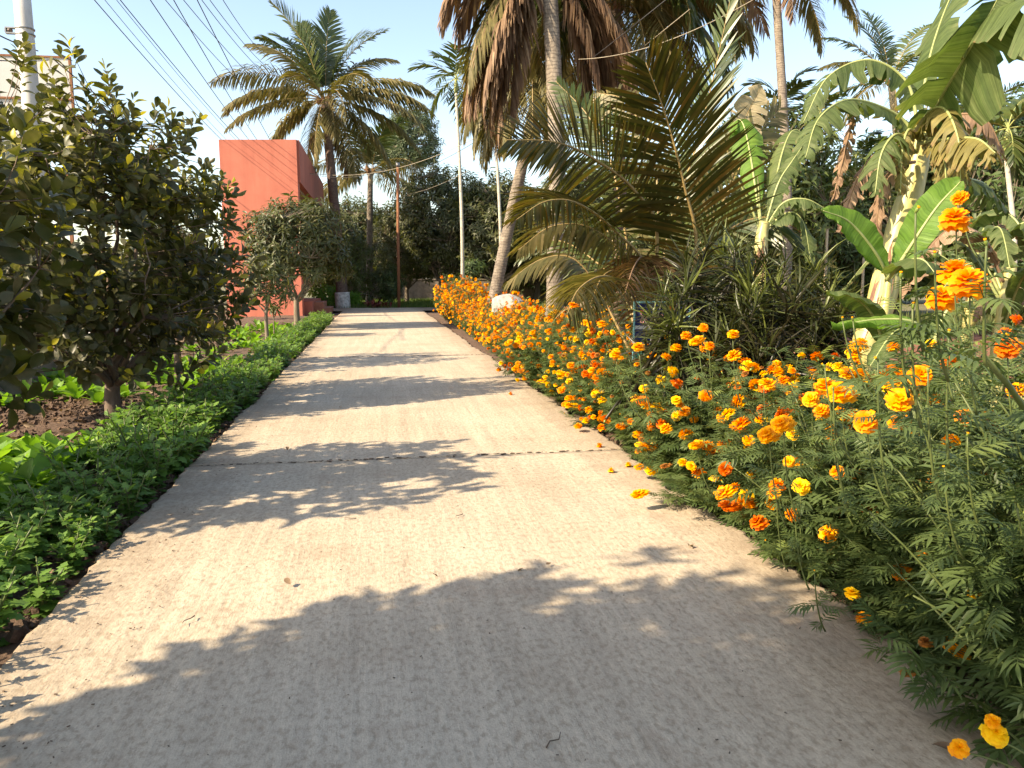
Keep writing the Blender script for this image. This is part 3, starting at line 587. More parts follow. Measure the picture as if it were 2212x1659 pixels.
def mango(base, seed, label, c, rad, trunk_h, tr, n_main, n_twig, per, size, m='mango', tp=MANGO, group='mango trees at the road end', bark='bark_grey', name='mango_tree', inner=.45, low=-.55, cat='tree', lobes=.3):
    g_ = np.random.default_rng(seed); t = thing(name, base, label, cat, group)
    W, tw, c = tree_parts(g_, trunk_h, c, rad, n_main, n_twig, tr, inner=inner, low=low, lobes=lobes); W.obj('trunk', M[bark], t)
    T, D, U, S, r = leaves_mango(g_, tw, c, per, size); o = fit(tp, frames(D, U), T, S, r, g_).obj('crown', M[m], t); tag(o, kind='stuff'); return t
def clone(src, loc, label, s=1.0, group=None):
    o = src.copy(); link(o); o.location = tuple(float(v) for v in loc); o.rotation_euler = (0, 0, rng.uniform(0, 6.28)); o.scale = (s, s, s * rng.uniform(.9, 1.1)); o["label"] = label
    if group: o["group"] = group
    for ch in src.children: c = ch.copy(); link(c, o)
    return o
mango(ground(643, 23.4), 51, 'round young mango tree with pale stem before the red house', (.15, 0, 2.35), (1.75, 1.6, 1.5), .95, .075, 10, 620, 12, .22, group='young mango trees')
mango(ground(577, 19.6), 52, 'small mango sapling with thin stem left of the round one', (0, 0, 1.35), (.72, .7, .72), .75, .04, 6, 80, 10, .19, group='young mango trees')
mango(ground(592, 20.3), 53, 'tiny drooping mango seedling between the two mango trees', (0, 0, .75), (.2, .2, .2), .55, .015, 3, 7, 9, .2, group='young mango trees')
for i, (px, d, cz, rx, rz_, lab) in enumerate((
        (960, 47, 4.6, 3.3, 3.7, 'dense dark mango tree right of the rusty post'), (1075, 44, 4.2, 3.0, 3.2, 'mango tree with sunlit crown behind the two areca trunks'),
        (880, 50, 3.2, 2.4, 2.6, 'low dark mango tree behind the rusty post'), (1160, 48, 4.4, 3.0, 3.4, 'mango tree seen through the gaps beside the leaning palm'),
        (1260, 42, 3.0, 3.0, 2.8, 'mango tree hidden behind the thick straight palm'), (1400, 40, 2.8, 3.0, 2.6, 'mango tree far behind the young coconut palm'))):
    if i in (0, 1): mg = mango(ground(px, d), 60 + i, lab, (0, 0, cz), (rx, rx, rz_), 1.2, .16, 12, 1000, 11, .34, tp=MANGO_LO, low=-.8); MG = [mg] if i == 0 else MG + [mg]
    else: clone(MG[i % 2], ground(px, d), lab, rx / 3.15)
for i, (px, d, cz, rx, rz_, lab) in enumerate((
        (1740, 30, 2.9, 2.8, 2.9, 'leafy green tree behind the slender tall coconut trunk'), (1830, 31, 2.9, 2.9, 2.9, 'leafy tree behind the upright young banana leaf'), (1930, 38, 2.8, 3.0, 2.6, 'olive leafy tree behind the yellow banana stem'),
        (2050, 36, 2.3, 2.8, 2.2, 'leafy tree behind the orange flower cluster'), (2170, 34, 2.4, 2.8, 2.2, 'leafy tree below the areca palm at the right edge'), (1620, 34, 2.2, 2.6, 2.1, 'leafy tree behind the dark spiky shrub'), (2330, 33, 2.5, 3, 2.3, 'leafy tree past the right picture edge'))):
    if i in (0, 1): mg = mango(ground(px, d), 80 + i, lab, (0, 0, cz), (rx, rx, rz_), 1.0, .12, 10, 850, 10, .30, m='bush' if i % 2 == 0 else 'weed', tp=MANGO_LO, group='trees beyond the red earth yard', name='leafy_tree', low=-.75); MG = [mg] if i == 0 else MG + [mg]
    else: clone(MG[i % 2], ground(px, d - 5), lab, rx / 2.05)
# tall far tree, and the hazy one on the right
mango(ground(884, 92), 95, 'tall distant tree with rounded crown on bare forked limbs', (0, 0, 17.2), (3.4, 3.4, 3.6), 10.5, .22, 12, 700, 12, .5, m='far', tp=MANGO_LO, group='far trees', name='tall_tree', lobes=.8, inner=.6, low=-.8)
mango(ground(2150, 85), 96, 'pale distant tree low on the skyline at the right', (0, 0, 8.5), (6, 6, 4.5), 3, .3, 12, 500, 10, .8, m='far', tp=MANGO_LO, group='far trees', name='far_tree', lobes=.6)
mango(ground(1960, 88), 97, 'distant tree behind the green coconut palm', (0, 0, 6.5), (6, 6, 5), 3, .3, 12, 500, 10, .8, m='far', tp=MANGO_LO, group='far trees', name='far_tree', lobes=.6)
bt1 = mango(ground(700, 54), 130, 'dark leafy tree far behind the left palm trunk', (0, 0, 3.2), (3.2, 3.2, 3.2), .8, .14, 10, 1000, 10, .40, tp=MANGO_LO, group='background trees', name='background_tree', low=-.9)
bt2 = mango(ground(1500, 46), 131, 'leafy tree far behind the bronze upright frond', (0, 0, 3.0), (3.4, 3.4, 3.0), .8, .14, 10, 1000, 10, .40, m='bush', tp=MANGO_LO, group='background trees', name='background_tree', low=-.9)
for src, px, d, sc_, lab in ((bt1, 780, 58, 1.1, 'dark tree far behind the tall loose shrub'), (bt2, 850, 60, .9, 'tree filling the gap far behind the rusty post'), (bt1, 1010, 60, 1.2, 'tall dark tree behind the lone areca trunk'), (bt1, 1120, 58, 1.15, 'dark tree far behind the leaning palm foot'),
        (bt2, 1230, 55, 1.1, 'tree far behind the thick straight palm'), (bt1, 1340, 52, 1.05, 'dark tree far behind the hanging green fronds'), (bt1, 1600, 48, 1.0, 'dark tree far behind the cut banana stalks'), (bt2, 1700, 50, 1.05, 'tree far behind the slender tall palm trunk'), (bt1, 1800, 50, 1.0, 'dark tree far behind the thin areca palms'),
        (bt2, 1900, 52, 1.1, 'tree far behind the yellow banana stem top'), (bt1, 2010, 50, 1.0, 'dark tree far behind the big banana plant'), (bt2, 2100, 48, .95, 'tree far behind the tall marigold heads'), (bt1, 2210, 48, 1.0, 'dark tree far behind the right edge banana clump'),
        (bt1, 590, 62, .7, 'dark tree just left of and behind the red house'), (bt1, 380, 40, .62, 'dark low tree far behind the big bushy jackfruit'), (bt2, 250, 36, .5, 'low green tree far behind the boundary wall'), (bt1, 120, 38, .55, 'dark low tree far behind the utility pole'), (bt1, -20, 40, .6, 'dark low tree behind the far crossarms')):
    clone(src, ground(px, d), lab, sc_)
# shrubs between the left palm and the rusty post
for i, (px, d, cz, rx, rz_, m_, lab) in enumerate(((775, 43, 2.0, 1.1, 1.9, 'weed', 'tall loose shrub right of the whitewashed palm foot'), (822, 44, 1.9, 1.2, 1.8, 'mango', 'dark shrub behind the red-leaved plant'), (845, 42.5, 1.2, .8, 1.1, 'bush', 'short dark shrub touching the rusty post'),
        (712, 41, .6, .9, .6, 'lettuce', 'low bright green shrub left of the whitewashed palm foot'), (765, 41.5, .4, .5, .4, 'lettuce', 'low bright green clump right of the whitewashed palm foot'), (1025, 36, 2.0, .55, .4, 'bush', 'light green spray of leaves left of the leaning trunk'))):
    mango(ground(px, d), 110 + i, lab, (0, 0, cz), (rx, rx, rz_), .3, .05, 8, 200 if rz_ > 1 else 110, 10, .2, m=m_, tp=MANGO_LO, group='shrubs at the road end', name='shrub', low=-.95, cat='shrub')
# bushes past the boundary wall, behind the jackfruit trees
for i, (x, y, cz, rx, rz_, lab) in enumerate(((-7.2, 13, 1.0, 1.5, 1.1, 'dark bush past the low boundary wall, nearest'), (-8.2, 17.5, 1.2, 1.8, 1.3, 'dark bush past the low boundary wall, middle'), (-8.4, 23, 1.4, 2.0, 1.5, 'dark bush past the low boundary wall, farthest'))):
    mango((x, y, -.1), 120 + i, lab, (0, 0, cz), (rx, rx, rz_), .3, .05, 8, 480, 10, .22, m='mango', tp=MANGO_LO, group='bushes past the wall', name='bush', low=-.9, cat='bush')

# ------------------------------------------------------------------ banana plants
def banana_leaf(g_, path, hint, W, tear=.3, hang=.4, stalk=.12, n=46, cup=.25, mt=0):
    P = smooth_path(path, n); T = nz(np.gradient(P, axis=0)); G = Geo(); hint = np.asarray(hint, float); dn = np.array([0, 0, -1.0])
    V, Q, r = tube(P, np.linspace(.016, .003, n), 6); G.add(V, Q, .5, 1)
    i0 = int(n * stalk); u = np.clip((np.arange(n) - i0) / (n - 1 - i0), 0, 1); wd = W * .5 * np.clip(np.sin(np.pi * np.clip(u * .96 + .03, 0, 1)) ** .55, 0, 1)
    cols = np.array([0, .35, .7, 1.0])
    for s in (-1, 1):
        i = i0
        while i < n - 1:
            ln = n if g_.random() > tear * 1.6 else int(g_.integers(1, 5)); ln = ln if tear else n; j = min(n - 1, i + ln) if ln < n else min(n - 1, i + int(g_.integers(6, 16)) if tear else n - 1)
            k = np.arange(i, j + 1); h = hang * g_.uniform(.6, 1.5) if tear else hang; cen = P[k].mean(0); rows = []
            b = nz(np.cross(hint, T[k])) * s; nn = nz(np.cross(T[k], b)) * s; fwd = .25
            q = P[k].copy(); prev = 0; ends = []
            for ci, c in enumerate(cols):
                if ci:
                    d = nz(b + T[k] * fwd + nn * cup * (1 - c) * 1.2 + dn * h * c * 1.6); q = q + d * ((c - prev) * wd[k])[:, None]; prev = c
                    if tear and ci >= 2: q = q + (q.mean(0) - q) * .10 * ci
                rows.append(q + g_.normal(0, .004, 3) * ci + nn * (.008 * c * np.sin(k * 1.1 + 2 * c) + .010 * c * np.sin(k * .37))[:, None])
            V = np.stack(rows, 1); m = len(k); C = len(cols); a = np.arange(m - 1)[:, None] * C; e = np.arange(C - 1)[None]
            Q = np.stack([a + e, a + e + 1, a + C + e + 1, a + C + e], -1).reshape(-1, 4)
            tone = np.repeat(np.clip(.45 + .14 * g_.normal(size=m) + .12 * g_.normal(), 0, .88), C).reshape(m, C)
            if tear: tone[:, -1] = np.where(g_.random(m) < .5, 1.0, tone[:, -1])
            tone = tone.ravel(); G.add(V.reshape(-1, 3), Q, tone, 0, np.repeat(k / n + .13 * s, C)); i = j
    return G
def banana(base, label, stem_pts, r0, r1, leaves, seed=0, extras=None):
    """stem_pts world; leaves: (points in world, hint, width, tear, hang, material)"""
    g_ = np.random.default_rng(500 + seed); base = np.asarray(base, float); t = thing('banana_plant', base, label, 'banana plant', 'banana plants')
    P = smooth_path([p - base for p in stem_pts], 24); V, Q, r = tube(P, np.linspace(r0, r1, 24) * (1 + .02 * g_.normal(size=24)), 12); st = Geo().add(V, Q).obj('stem', M['pseudo'], t)
    for k in range(5 if r0 > .09 else 0):       # overlapping sheath strips on the stem
        a = g_.uniform(0, 6.28); i = int(g_.integers(2, 12)); kk = np.arange(i, min(24, i + int(g_.integers(6, 11)))); off = np.array([math.cos(a), math.sin(a), 0]); tw = np.array([-math.sin(a), math.cos(a), 0])
        rad = np.linspace(r0, r1, 24)[kk]; wv = rad * np.sin(np.linspace(.25, 3.0, len(kk))) * .75
        V = np.stack([P[kk] + off * (rad * .86)[:, None] - tw * wv[:, None], P[kk] + off * (rad * 1.07)[:, None], P[kk] + off * (rad * .86)[:, None] + tw * wv[:, None]], 1)
        a2 = np.arange(len(kk) - 1)[:, None] * 3; e = np.arange(2)[None]; Q = np.stack([a2 + e, a2 + e + 1, a2 + 3 + e + 1, a2 + 3 + e], -1).reshape(-1, 4); Geo().add(V.reshape(-1, 3), Q).obj('sheath', M['sheath' if k < 3 else 'pseudo'], st)
    for (pts, hint, W, tear, hang, mt) in leaves:
        W_ = [p if isinstance(p, np.ndarray) else at(*p) for p in pts]
        banana_leaf(g_, [w - base for w in W_], nz(np.asarray(hint, float)), W, tear, hang).obj('leaf', [M[mt], M['midrib'] if mt != 'banana_dry' else M['rachis_dry']], t)
    return t
D = 6.0
cb = ground(1850, D); tc = nz(EYE - at(1950, 500, D)); UP = np.array([0, 0, 1.0])
banana(cb, 'big banana plant with yellow leaning stem and large torn leaves overhead', [cb, at(1862, 780, D), at(1905, 650, D), at(1940, 500, D), at(1972, 400, D), at(1994, 285, D)], .115, .08, [
    ([(1992, 300, 5.9), (2030, 270, 5.7), (2075, 300, 5.5), (2090, 400, 5.5)], UP + tc * .3, .34, .95, 1.7, 'banana_yellow'),
    ([(1990, 310, 5.9), (2020, 300, 5.6), (2040, 350, 5.5), (2045, 430, 5.5)], UP + tc * .3, .30, .95, 1.8, 'banana_yellow'),
    ([(1990, 300, 6.0), (2060, 250, 6.0), (2130, 260, 5.9), (2170, 340, 5.9)], UP + tc * .3, .36, .95, 1.6, 'banana_dry'),
    ([(1990, 310, 5.9), (1965, 280, 5.7), (1950, 320, 5.6), (1945, 420, 5.6)], UP + tc * .3, .24, .95, 1.8, 'banana_yellow'),
    ([(1985, 300, D), (2045, 190, 5.4), (2110, 80, 5.0), (2170, -30, 4.8)], tc + UP * .4 + _r * .2, .95, .35, .9, 'banana'),
    ([(1990, 290, D), (2120, 60, 5.2), (2230, -10, 4.7), (2330, 60, 4.4), (2360, 200, 4.3)], UP + tc * .3, .85, .5, 1.2, 'banana'),
    ([(1985, 280, D), (2010, 120, 6.4), (2060, -20, 7), (2130, -140, 7.5)], _r * -1 + tc * .3, .75, .15, .3, 'banana'),
    ([(1985, 290, D), (1960, 180, D), (1880, 130, D), (1790, 165, D), (1735, 265, D)], UP + tc * .6, .42, .95, 1.1, 'banana'),
    ([(1985, 310, D), (1940, 250, D), (1840, 215, 5.8), (1770, 255, 5.6), (1740, 340, 5.5)], UP + tc * .8, .42, .95, 1.0, 'banana'),
    ([(1985, 310, 5.8), (2050, 300, 5.4), (2110, 300, 5.1), (2150, 330, 4.9)], UP + tc * .5, .5, .9, 1.6, 'banana_yellow'),
    ([(1980, 330, 5.9), (2000, 250, 5.6), (2040, 235, 5.4), (2070, 300, 5.2), (2075, 390, 5.2)], UP + tc * .5, .4, .9, 1.5, 'banana_yellow'),
    ([(1975, 330, 5.8), (1940, 290, 5.6), (1905, 330, 5.5), (1890, 420, 5.5)], UP + tc * .6, .40, .9, 1.2, 'banana'),
    ([(1960, 360, 5.9), (1900, 330, 5.8), (1850, 390, 5.8), (1815, 500, 5.8)], UP + tc * .3, .3, .95, 1.6, 'banana_dry'),
    ([(1975, 350, 5.9), (1930, 360, 5.7), (1900, 430, 5.7), (1890, 560, 5.8)], UP + tc * .2, .26, .95, 1.6, 'banana_dry'),
    ([(1850, 225, 6.1), (1838, 270, 6), (1822, 340, 6), (1800, 430, 6)], tc, .22, .95, 1.8, 'banana_dry'),
    ([(1990, 320, 6.0), (2080, 380, 6.2), (2130, 400, 6.4), (2180, 460, 6.5)], UP + tc * .2, .45, .9, 1.5, 'banana')], 1)
D2 = 5.4
sb = ground(1905, D2)
banana(sb, 'banana sucker with fresh upright leaves beside the yellow stem', [sb, at(1902, 760, D2), at(1915, 640, D2), at(1922, 590, D2)], .045, .022, [
    ([(1922, 605, D2), (1965, 535, 5.3), (2022, 450, 5.2), (2075, 392, 5.15)], tc + _r * -.35 + UP * .1, .25, 0, .05, 'banana_young'),
    ([(1918, 600, D2), (1890, 545, 5.3), (1835, 480, 5.2), (1778, 455, 5.1)], tc + _r * .25 + UP * .55, .27, 0, .25, 'banana_young'),
    ([(1915, 605, D2), (1950, 570, 5.1), (1990, 560, 4.9), (2020, 590, 4.8)], UP + tc * -.2, .34, 0, .6, 'banana'),
    ([(1918, 780, D2), (1890, 690, 5.2), (1850, 645, 5.1), (1785, 628, 5.0)], UP * .7 - tc * .4, .22, 0, .5, 'banana')], 2)
sb2 = ground(2020, 4.9)
banana(sb2, 'low banana sucker spreading two wide leaves above the marigolds', [sb2, at(2015, 800, 4.9), at(2008, 740, 4.9)], .045, .03, [
    ([(2010, 760, 4.9), (1980, 700, 4.8), (1900, 690, 4.75), (1800, 705, 4.7)], UP * .9 + tc * .5, .24, 0, .3, 'banana_young'),
    ([(2010, 770, 4.9), (1975, 715, 4.75), (1930, 720, 4.6), (1880, 790, 4.5)], UP - tc * .3, .26, .0, .5, 'banana'),
    ([(2012, 760, 4.9), (2035, 690, 4.9), (2060, 660, 4.9), (2100, 650, 5)], UP + tc * .4, .2, .2, .5, 'banana')], 3)
mb = ground(1640, 9)
banana(mb, 'young banana plant with cut leaf stalks behind the spiky shrub', [mb, at(1640, 640, 9), at(1645, 520, 9), at(1652, 480, 9)], .10, .06, [
    ([(1650, 500, 9), (1680, 400, 9), (1710, 350, 9), (1745, 300, 9.2)], tc + UP * .2, .34, .5, .9, 'banana'),
    ([(1650, 500, 9), (1690, 440, 8.9), (1740, 430, 8.8), (1790, 455, 8.8)], UP + tc * .2, .30, .8, 1.3, 'banana'),
    ([(1650, 500, 9), (1700, 460, 8.9), (1735, 480, 8.9), (1752, 570, 8.9)], UP + tc * .2, .36, .3, 1.2, 'banana'),
    ([(1645, 510, 9), (1620, 440, 9), (1600, 400, 9), (1590, 380, 9)], tc, .05, 0, .1, 'banana'),
    ([(1645, 510, 9), (1640, 430, 9), (1638, 400, 9), (1636, 380, 9)], tc, .05, 0, .1, 'banana'),
    ([(1655, 500, 9.2), (1690, 330, 9.8), (1720, 280, 10), (1760, 330, 10)], UP + tc * .5, .55, .3, .8, 'banana'),
    ([(1645, 500, 9.2), (1620, 330, 9.8), (1600, 260, 10), (1570, 280, 10)], UP + tc * .5, .55, .3, .8, 'banana_young')], 4)
for i, (px, d, h, lab) in enumerate(((2160, 7.5, 2.0, 'bushy dark banana clump at the right edge, nearer one'), (2090, 9.5, 2.2, 'dark banana clump behind the orange flower cluster'), (2220, 9, 2.6, 'dark banana clump at the right edge, farther one'))):
    b = ground(px, d); g_ = np.random.default_rng(900 + i); lv = []
    for k in range(11):
        a = k * 2.4 + g_.uniform(-.3, .3); o_ = np.array([math.cos(a), math.sin(a), 0]); z0 = h * g_.uniform(.35, .75); L = g_.uniform(.7, 1.2)
        lv.append(([b + [0, 0, z0], b + o_ * .35 * L + [0, 0, z0 + .55 * L], b + o_ * .8 * L + [0, 0, z0 + .65 * L], b + o_ * 1.25 * L + [0, 0, z0 + .1 * L]], UP + o_ * .3, .34, .5, .8, 'banana' if k % 4 else 'banana_dry'))
    banana(b, lab, [b, b + [0, 0, h * .4], b + [.05, 0, h * .8]], .09, .05, lv, 10 + i)

M['tan'] = leafmat('tan_dry_leaf', [(0, (.34, .27, .15)), (.6, (.46, .38, .23)), (1, (.5, .4, .25))], .3, .55, 1.2, .3, .15, None, 70)
tl = [(1560, 480, 10.2), (1585, 370, 10.2), (1605, 270, 10.3), (1645, 185, 10.4)]
banana_leaf(np.random.default_rng(4), [at(*p) - yb for p in tl], nz(tocam + _r * .3), .55, .25, .1, .3).obj('dry_leaf_blade', [M['tan'], M['rachis']], yp)
# ------------------------------------------------------------------ cordyline shrub and the blue signboard behind it
cbase = ground(1606, 6.6); cor = thing('cordyline_shrub', cbase, 'dense dark shrub of narrow strap leaves behind the marigolds', 'shrub')
gc = np.random.default_rng(61); STRAP = [leaf_tpl(.062, [.5, 1, 1, .7, .08], .5, .35), leaf_tpl(.062, [.5, 1, .9, .6, .08], .4, .8), leaf_tpl(.058, [.5, 1, .9, .5, .08], .3, .05)]
def shoot_mesh(g_, tone, n=62):
    T = np.zeros((n, 3)); s = np.linspace(0, 1, n); T[:, 2] = (s - 1) * .42; a = np.arange(n) * 2.4 + g_.uniform(0, 6); el = np.radians(-25 + 100 * s ** 1.3 + g_.normal(0, 9, n))
    Dv = np.stack([np.cos(a) * np.cos(el), np.sin(a) * np.cos(el), np.sin(el)], -1); U = np.tile([0, 0, 1.0], (n, 1)) + .3 * g_.normal(size=(n, 3))
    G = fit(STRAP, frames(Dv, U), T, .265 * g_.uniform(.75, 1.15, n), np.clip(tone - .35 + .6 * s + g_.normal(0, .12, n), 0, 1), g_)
    V, Q, r = tube([(0, 0, -.9), (0, 0, -.4), (0, 0, 0)], [.014, .012, .006], 5); G.add(V, Q, .3); return G.mesh('shoot', M['cordy'])
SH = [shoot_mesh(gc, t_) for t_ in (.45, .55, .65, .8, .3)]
k = 0
while k < 105:
    a, q = gc.uniform(0, 6.28), math.sqrt(gc.random()); x, y = .92 * q * math.cos(a), .8 * q * math.sin(a); ztop = 1.80 - .75 * q * q + gc.uniform(-.3, .12)
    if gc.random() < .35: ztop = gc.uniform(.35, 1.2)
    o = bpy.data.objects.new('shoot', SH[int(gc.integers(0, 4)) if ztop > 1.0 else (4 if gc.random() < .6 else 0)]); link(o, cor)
    o.location = (x, y, ztop); o.rotation_euler = (gc.normal(0, .22) - y * .45, gc.normal(0, .22) + x * .55, gc.uniform(0, 6.28)); sc = gc.uniform(.9, 1.25); o.scale = (sc, sc, sc); k += 1
for o in cor.children:
    if o.location.x < -.1: o.location.x *= .95
sg = ground(1404, 8.1); sign = thing('signboard', sg, 'small blue signboard with pink and white print half hidden by the shrub', 'sign', rz=-YAW)
def m_sign():
    m, nt, bs, out = mat('sign_print'); L = nt.links; tc_ = N(nt, "ShaderNodeTexCoord"); sp = N(nt, "ShaderNodeSeparateXYZ"); L.new(tc_.outputs['Object'], sp.inputs[0])
    c = ramp(nt, N(nt, "ShaderNodeMapRange", i_From_Min=.66, i_From_Max=1.24).outputs[0], [(0, (.03, .22, .16)), (.16, (.03, .22, .16)), (.17, (.012, .025, .16)), (.52, (.015, .03, .17)), (.53, (.65, .67, .68)), (.58, (.65, .67, .68)), (.59, (.012, .02, .13)), (1, (.015, .03, .17))])
    n = [x for x in nt.nodes if x.bl_idname == 'ShaderNodeMapRange'][-1]; L.new(sp.outputs[2], n.inputs[0])
    for e in [x for x in nt.nodes if x.bl_idname == 'ShaderNodeValToRGB']: e.color_ramp.interpolation = 'CONSTANT'
    L.new(c, bs.inputs["Base Color"]); bs.inputs["Roughness"].default_value = .45; return m
part('board', sign, m_sign(), (-.16, .40, -.012, .012, .66, 1.24)); 
part('frame', sign, plain('sky_blue_paint', (.20, .55, .60), (.30, .65, .70), 8, .5, 0), (-.178, -.161, -.016, .016, .64, 1.26), (.401, .418, -.016, .016, .64, 1.26), (-.16, .40, -.016, .016, 1.241, 1.26), (-.16, .40, -.016, .016, .64, .659))
part('post', sign, M['rust'], (-.12, -.09, .017, .045, -.2, 1.2)); part('post', sign, M['rust'], (.33, .36, .017, .045, -.2, 1.2))
PK = plain('pink_print', (.75, .28, .30), (.85, .40, .38), 9, .5, 0); WH = plain('white_print', (.75, .75, .75), (.82, .82, .82), 9, .5, 0)
gs = np.random.default_rng(3)
for k, (x, z, s, m_) in enumerate(((-.07, 1.13, .05, PK), (-.02, 1.09, .045, PK), (-.085, 1.06, .03, PK), (.05, 1.1, .04, PK), (.11, 1.09, .035, PK), (.17, 1.14, .03, WH), (.24, 1.16, .03, WH), (.30, 1.08, .03, WH), (-.08, .80, .03, WH), (.02, .78, .03, WH), (-.03, .72, .025, WH), (.08, .73, .025, WH))):
    th = np.linspace(0, 2 * math.pi * (.8 if k % 2 else 1), 14); P = np.stack([x + s * .6 * np.cos(th), np.full(14, -.0165), z + s * np.sin(th) * (1 if k % 3 else .6)], -1); V, Q, r = tube(P, .0065, 4); Geo().add(V, Q).obj('glyph', m_, sign)

# ------------------------------------------------------------------ marigolds
gm = np.random.default_rng(21)
def leaflet_leaf(g_, pairs=5, llen=.42, lw=.26):
    """a pinnate marigold leaf of length 1 along X"""
    tp = leaf_tpl(lw, [.25, 1, .75, .06], .35, .3); G = Geo(); V, Q, r = tube([(0, 0, 0), (.5, 0, .02), (1 - llen * .5, 0, -.03)], [.012, .009, .005], 4, cap=False); G.add(V, Q, .6)
    T, Dv, S = [], [], []
    for i in range(pairs):
        x = .16 + .60 * i / (pairs - 1); l = llen * (.72 + .4 * math.sin(math.pi * (i + .6) / pairs))
        for s in (-1, 1): T.append((x, 0, .015)); a = R(62 - 16 * i / pairs) + g_.normal(0, .1); Dv.append((math.cos(a), s * math.sin(a), g_.normal(-.08, .12))); S.append(l * g_.uniform(.88, 1.1))
    T.append((.76, 0, 0)); Dv.append((1, 0, -.1)); S.append(llen * .9); T, Dv, S = np.array(T), np.array(Dv), np.array(S)
    V, Q, r = scatter(tp, frames(Dv, np.tile([0, 0, 1.0], (len(T), 1))), T, S, np.full(len(T), .5)); G.add(V, Q, r)
    V = np.concatenate(G.V); Q = np.concatenate(G.Q); return V * [1, 1, 1] - np.stack([0 * V[:, 0], 0 * V[:, 0], .18 * V[:, 0] ** 2], -1), Q
MLEAF = [leaflet_leaf(gm, 5, .42, .20), leaflet_leaf(gm, 5, .46, .23), leaflet_leaf(gm, 6, .38, .18)]
MTONE = [.15, .35, .5, .65, .85, 1.0]
MBANK = [[Geo().add(t[0], t[1], tn).mesh('leaf', M['marileaf']) for tn in MTONE] for t in MLEAF]
def flower_geo(g_, tone=.5):
    """a double marigold head, radius 1: rings of ruffled petals"""
    G = Geo(); tp = leaf_tpl(.62, [.5, .85, 1.0, .8], -.25, .25, 1.0)
    for (nr, el, ln, z) in ((13, -12, 1.0, 0), (12, 8, .95, .10), (11, 30, .82, .20), (9, 52, .66, .28), (6, 75, .5, .32)):
        a = np.arange(nr) * 2 * math.pi / nr + g_.uniform(0, 6); e = np.radians(el + g_.normal(0, 7, nr)); Dv = np.stack([np.cos(a) * np.cos(e), np.sin(a) * np.cos(e), np.sin(e)], -1)
        T = np.tile([0, 0, z], (nr, 1)) + Dv * .05; U = np.tile([0, 0, 1.0], (nr, 1)) - Dv * .5 + .15 * g_.normal(size=(nr, 3))
        V, Q, r = scatter(tp, frames(Dv, U), T, ln * g_.uniform(.85, 1.1, nr), np.clip(g_.normal(tone, .3, nr), 0, 1)); G.add(V, Q, r)
    return G
FL = [[flower_geo(gm).mesh('flower', p) for _ in range(3)] for p in PET]; WITH = [flower_geo(gm).mesh('flower', M['withered'])]
V, Q, r = tube([(0, 0, -.95), (0, 0, -.6), (0, 0, -.2), (0, 0, .05)], [.10, .24, .36, .42], 8); CAL = Geo().add(V, Q).mesh('calyx', M['calyx'])
V, Q, r = tube([(0, 0, -.9), (0, 0, -.5), (0, 0, .2), (0, 0, .75), (0, 0, .9)], [.10, .34, .48, .36, .25], 8); gb = Geo().add(V, Q, .5, 0); V, Q, r = tube([(0, 0, .85), (0, 0, 1.25)], [.30, .42], 7); gb.add(V, Q, .5, 1); BUD = gb.mesh('bud', [M['calyx'], PET[1]])
def canopy(g_, n_leaf, flow=0):
    """foliage of one plant: unit height, about .3 wide; leaves point out and up along branching stems"""
    st = Geo(); T, Dv, U, S, tips = [], [], [], [], []
    nb = 13
    for k in range(nb):
        a = k * 2.4 + g_.uniform(-.3, .3); h = g_.uniform(.62, 1.0) if k > 3 else g_.uniform(.35, .6); ro = g_.uniform(.12, .42); tip = np.array([math.cos(a) * ro, math.sin(a) * ro, h])
        P = bez((0, 0, .02 + .1 * g_.random()), (tip[0] * .25, tip[1] * .25, h * .55), tip, 8); V, Q, r = tube(P, np.linspace(.0062, .0022, 8), 5); st.add(V, Q); tips.append(tip)
        m = max(3, n_leaf // nb)
        for i in range(m):
            s = (i + .6 + .4 * g_.random()) / m; s = .25 + .75 * s; p = P[min(7, int(s * 7))] + g_.normal(0, .012, 3); b = a + g_.normal(0, 1.3); e = g_.uniform(-.35, .75)
            T.append(p); Dv.append((math.cos(b) * math.cos(e), math.sin(b) * math.cos(e), math.sin(e))); U.append((0, 0, 1)); S.append(g_.uniform(.10, .18) * (1.1 - .3 * s))
        for i in range(5):
            b = a + i * 2.4; e = g_.uniform(.2, 1.1); T.append(tip - [0, 0, .03 * i]); Dv.append((math.cos(b) * math.cos(e), math.sin(b) * math.cos(e), math.sin(e))); U.append((0, 0, 1)); S.append(g_.uniform(.07, .12))
    return st, np.array(T), np.array(Dv), np.array(U, float) + .25 * g_.normal(size=(len(T), 3)), np.array(S), tips
CAN = []
for k in range(7):
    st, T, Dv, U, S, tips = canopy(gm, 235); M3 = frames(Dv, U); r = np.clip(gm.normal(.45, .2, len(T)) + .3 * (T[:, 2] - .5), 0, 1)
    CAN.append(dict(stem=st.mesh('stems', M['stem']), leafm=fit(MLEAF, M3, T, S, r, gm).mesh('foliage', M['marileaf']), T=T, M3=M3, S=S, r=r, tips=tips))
def blossoms(g_, n, pal):
    G = Geo()
    for k in range(n):
        a = g_.uniform(0, 6.28); q = .42 * math.sqrt(g_.random()); z = g_.uniform(.35, 1.06) - q * .25; c = np.array([math.cos(a) * q, math.sin(a) * q, z]); g2 = FG[int(g_.integers(0, 2))]
        tilt = Matrix.Rotation(g_.normal(0, .5), 3, 'X') @ Matrix.Rotation(g_.normal(0, .5), 3, 'Y'); V = np.concatenate(g2.V) @ np.array(tilt).T * g_.uniform(.028, .045) + c
        G.add(V, np.concatenate(g2.Q), np.concatenate(g2.R), int(g_.choice(4, p=pal)))
    return G.mesh('flowers', PET)
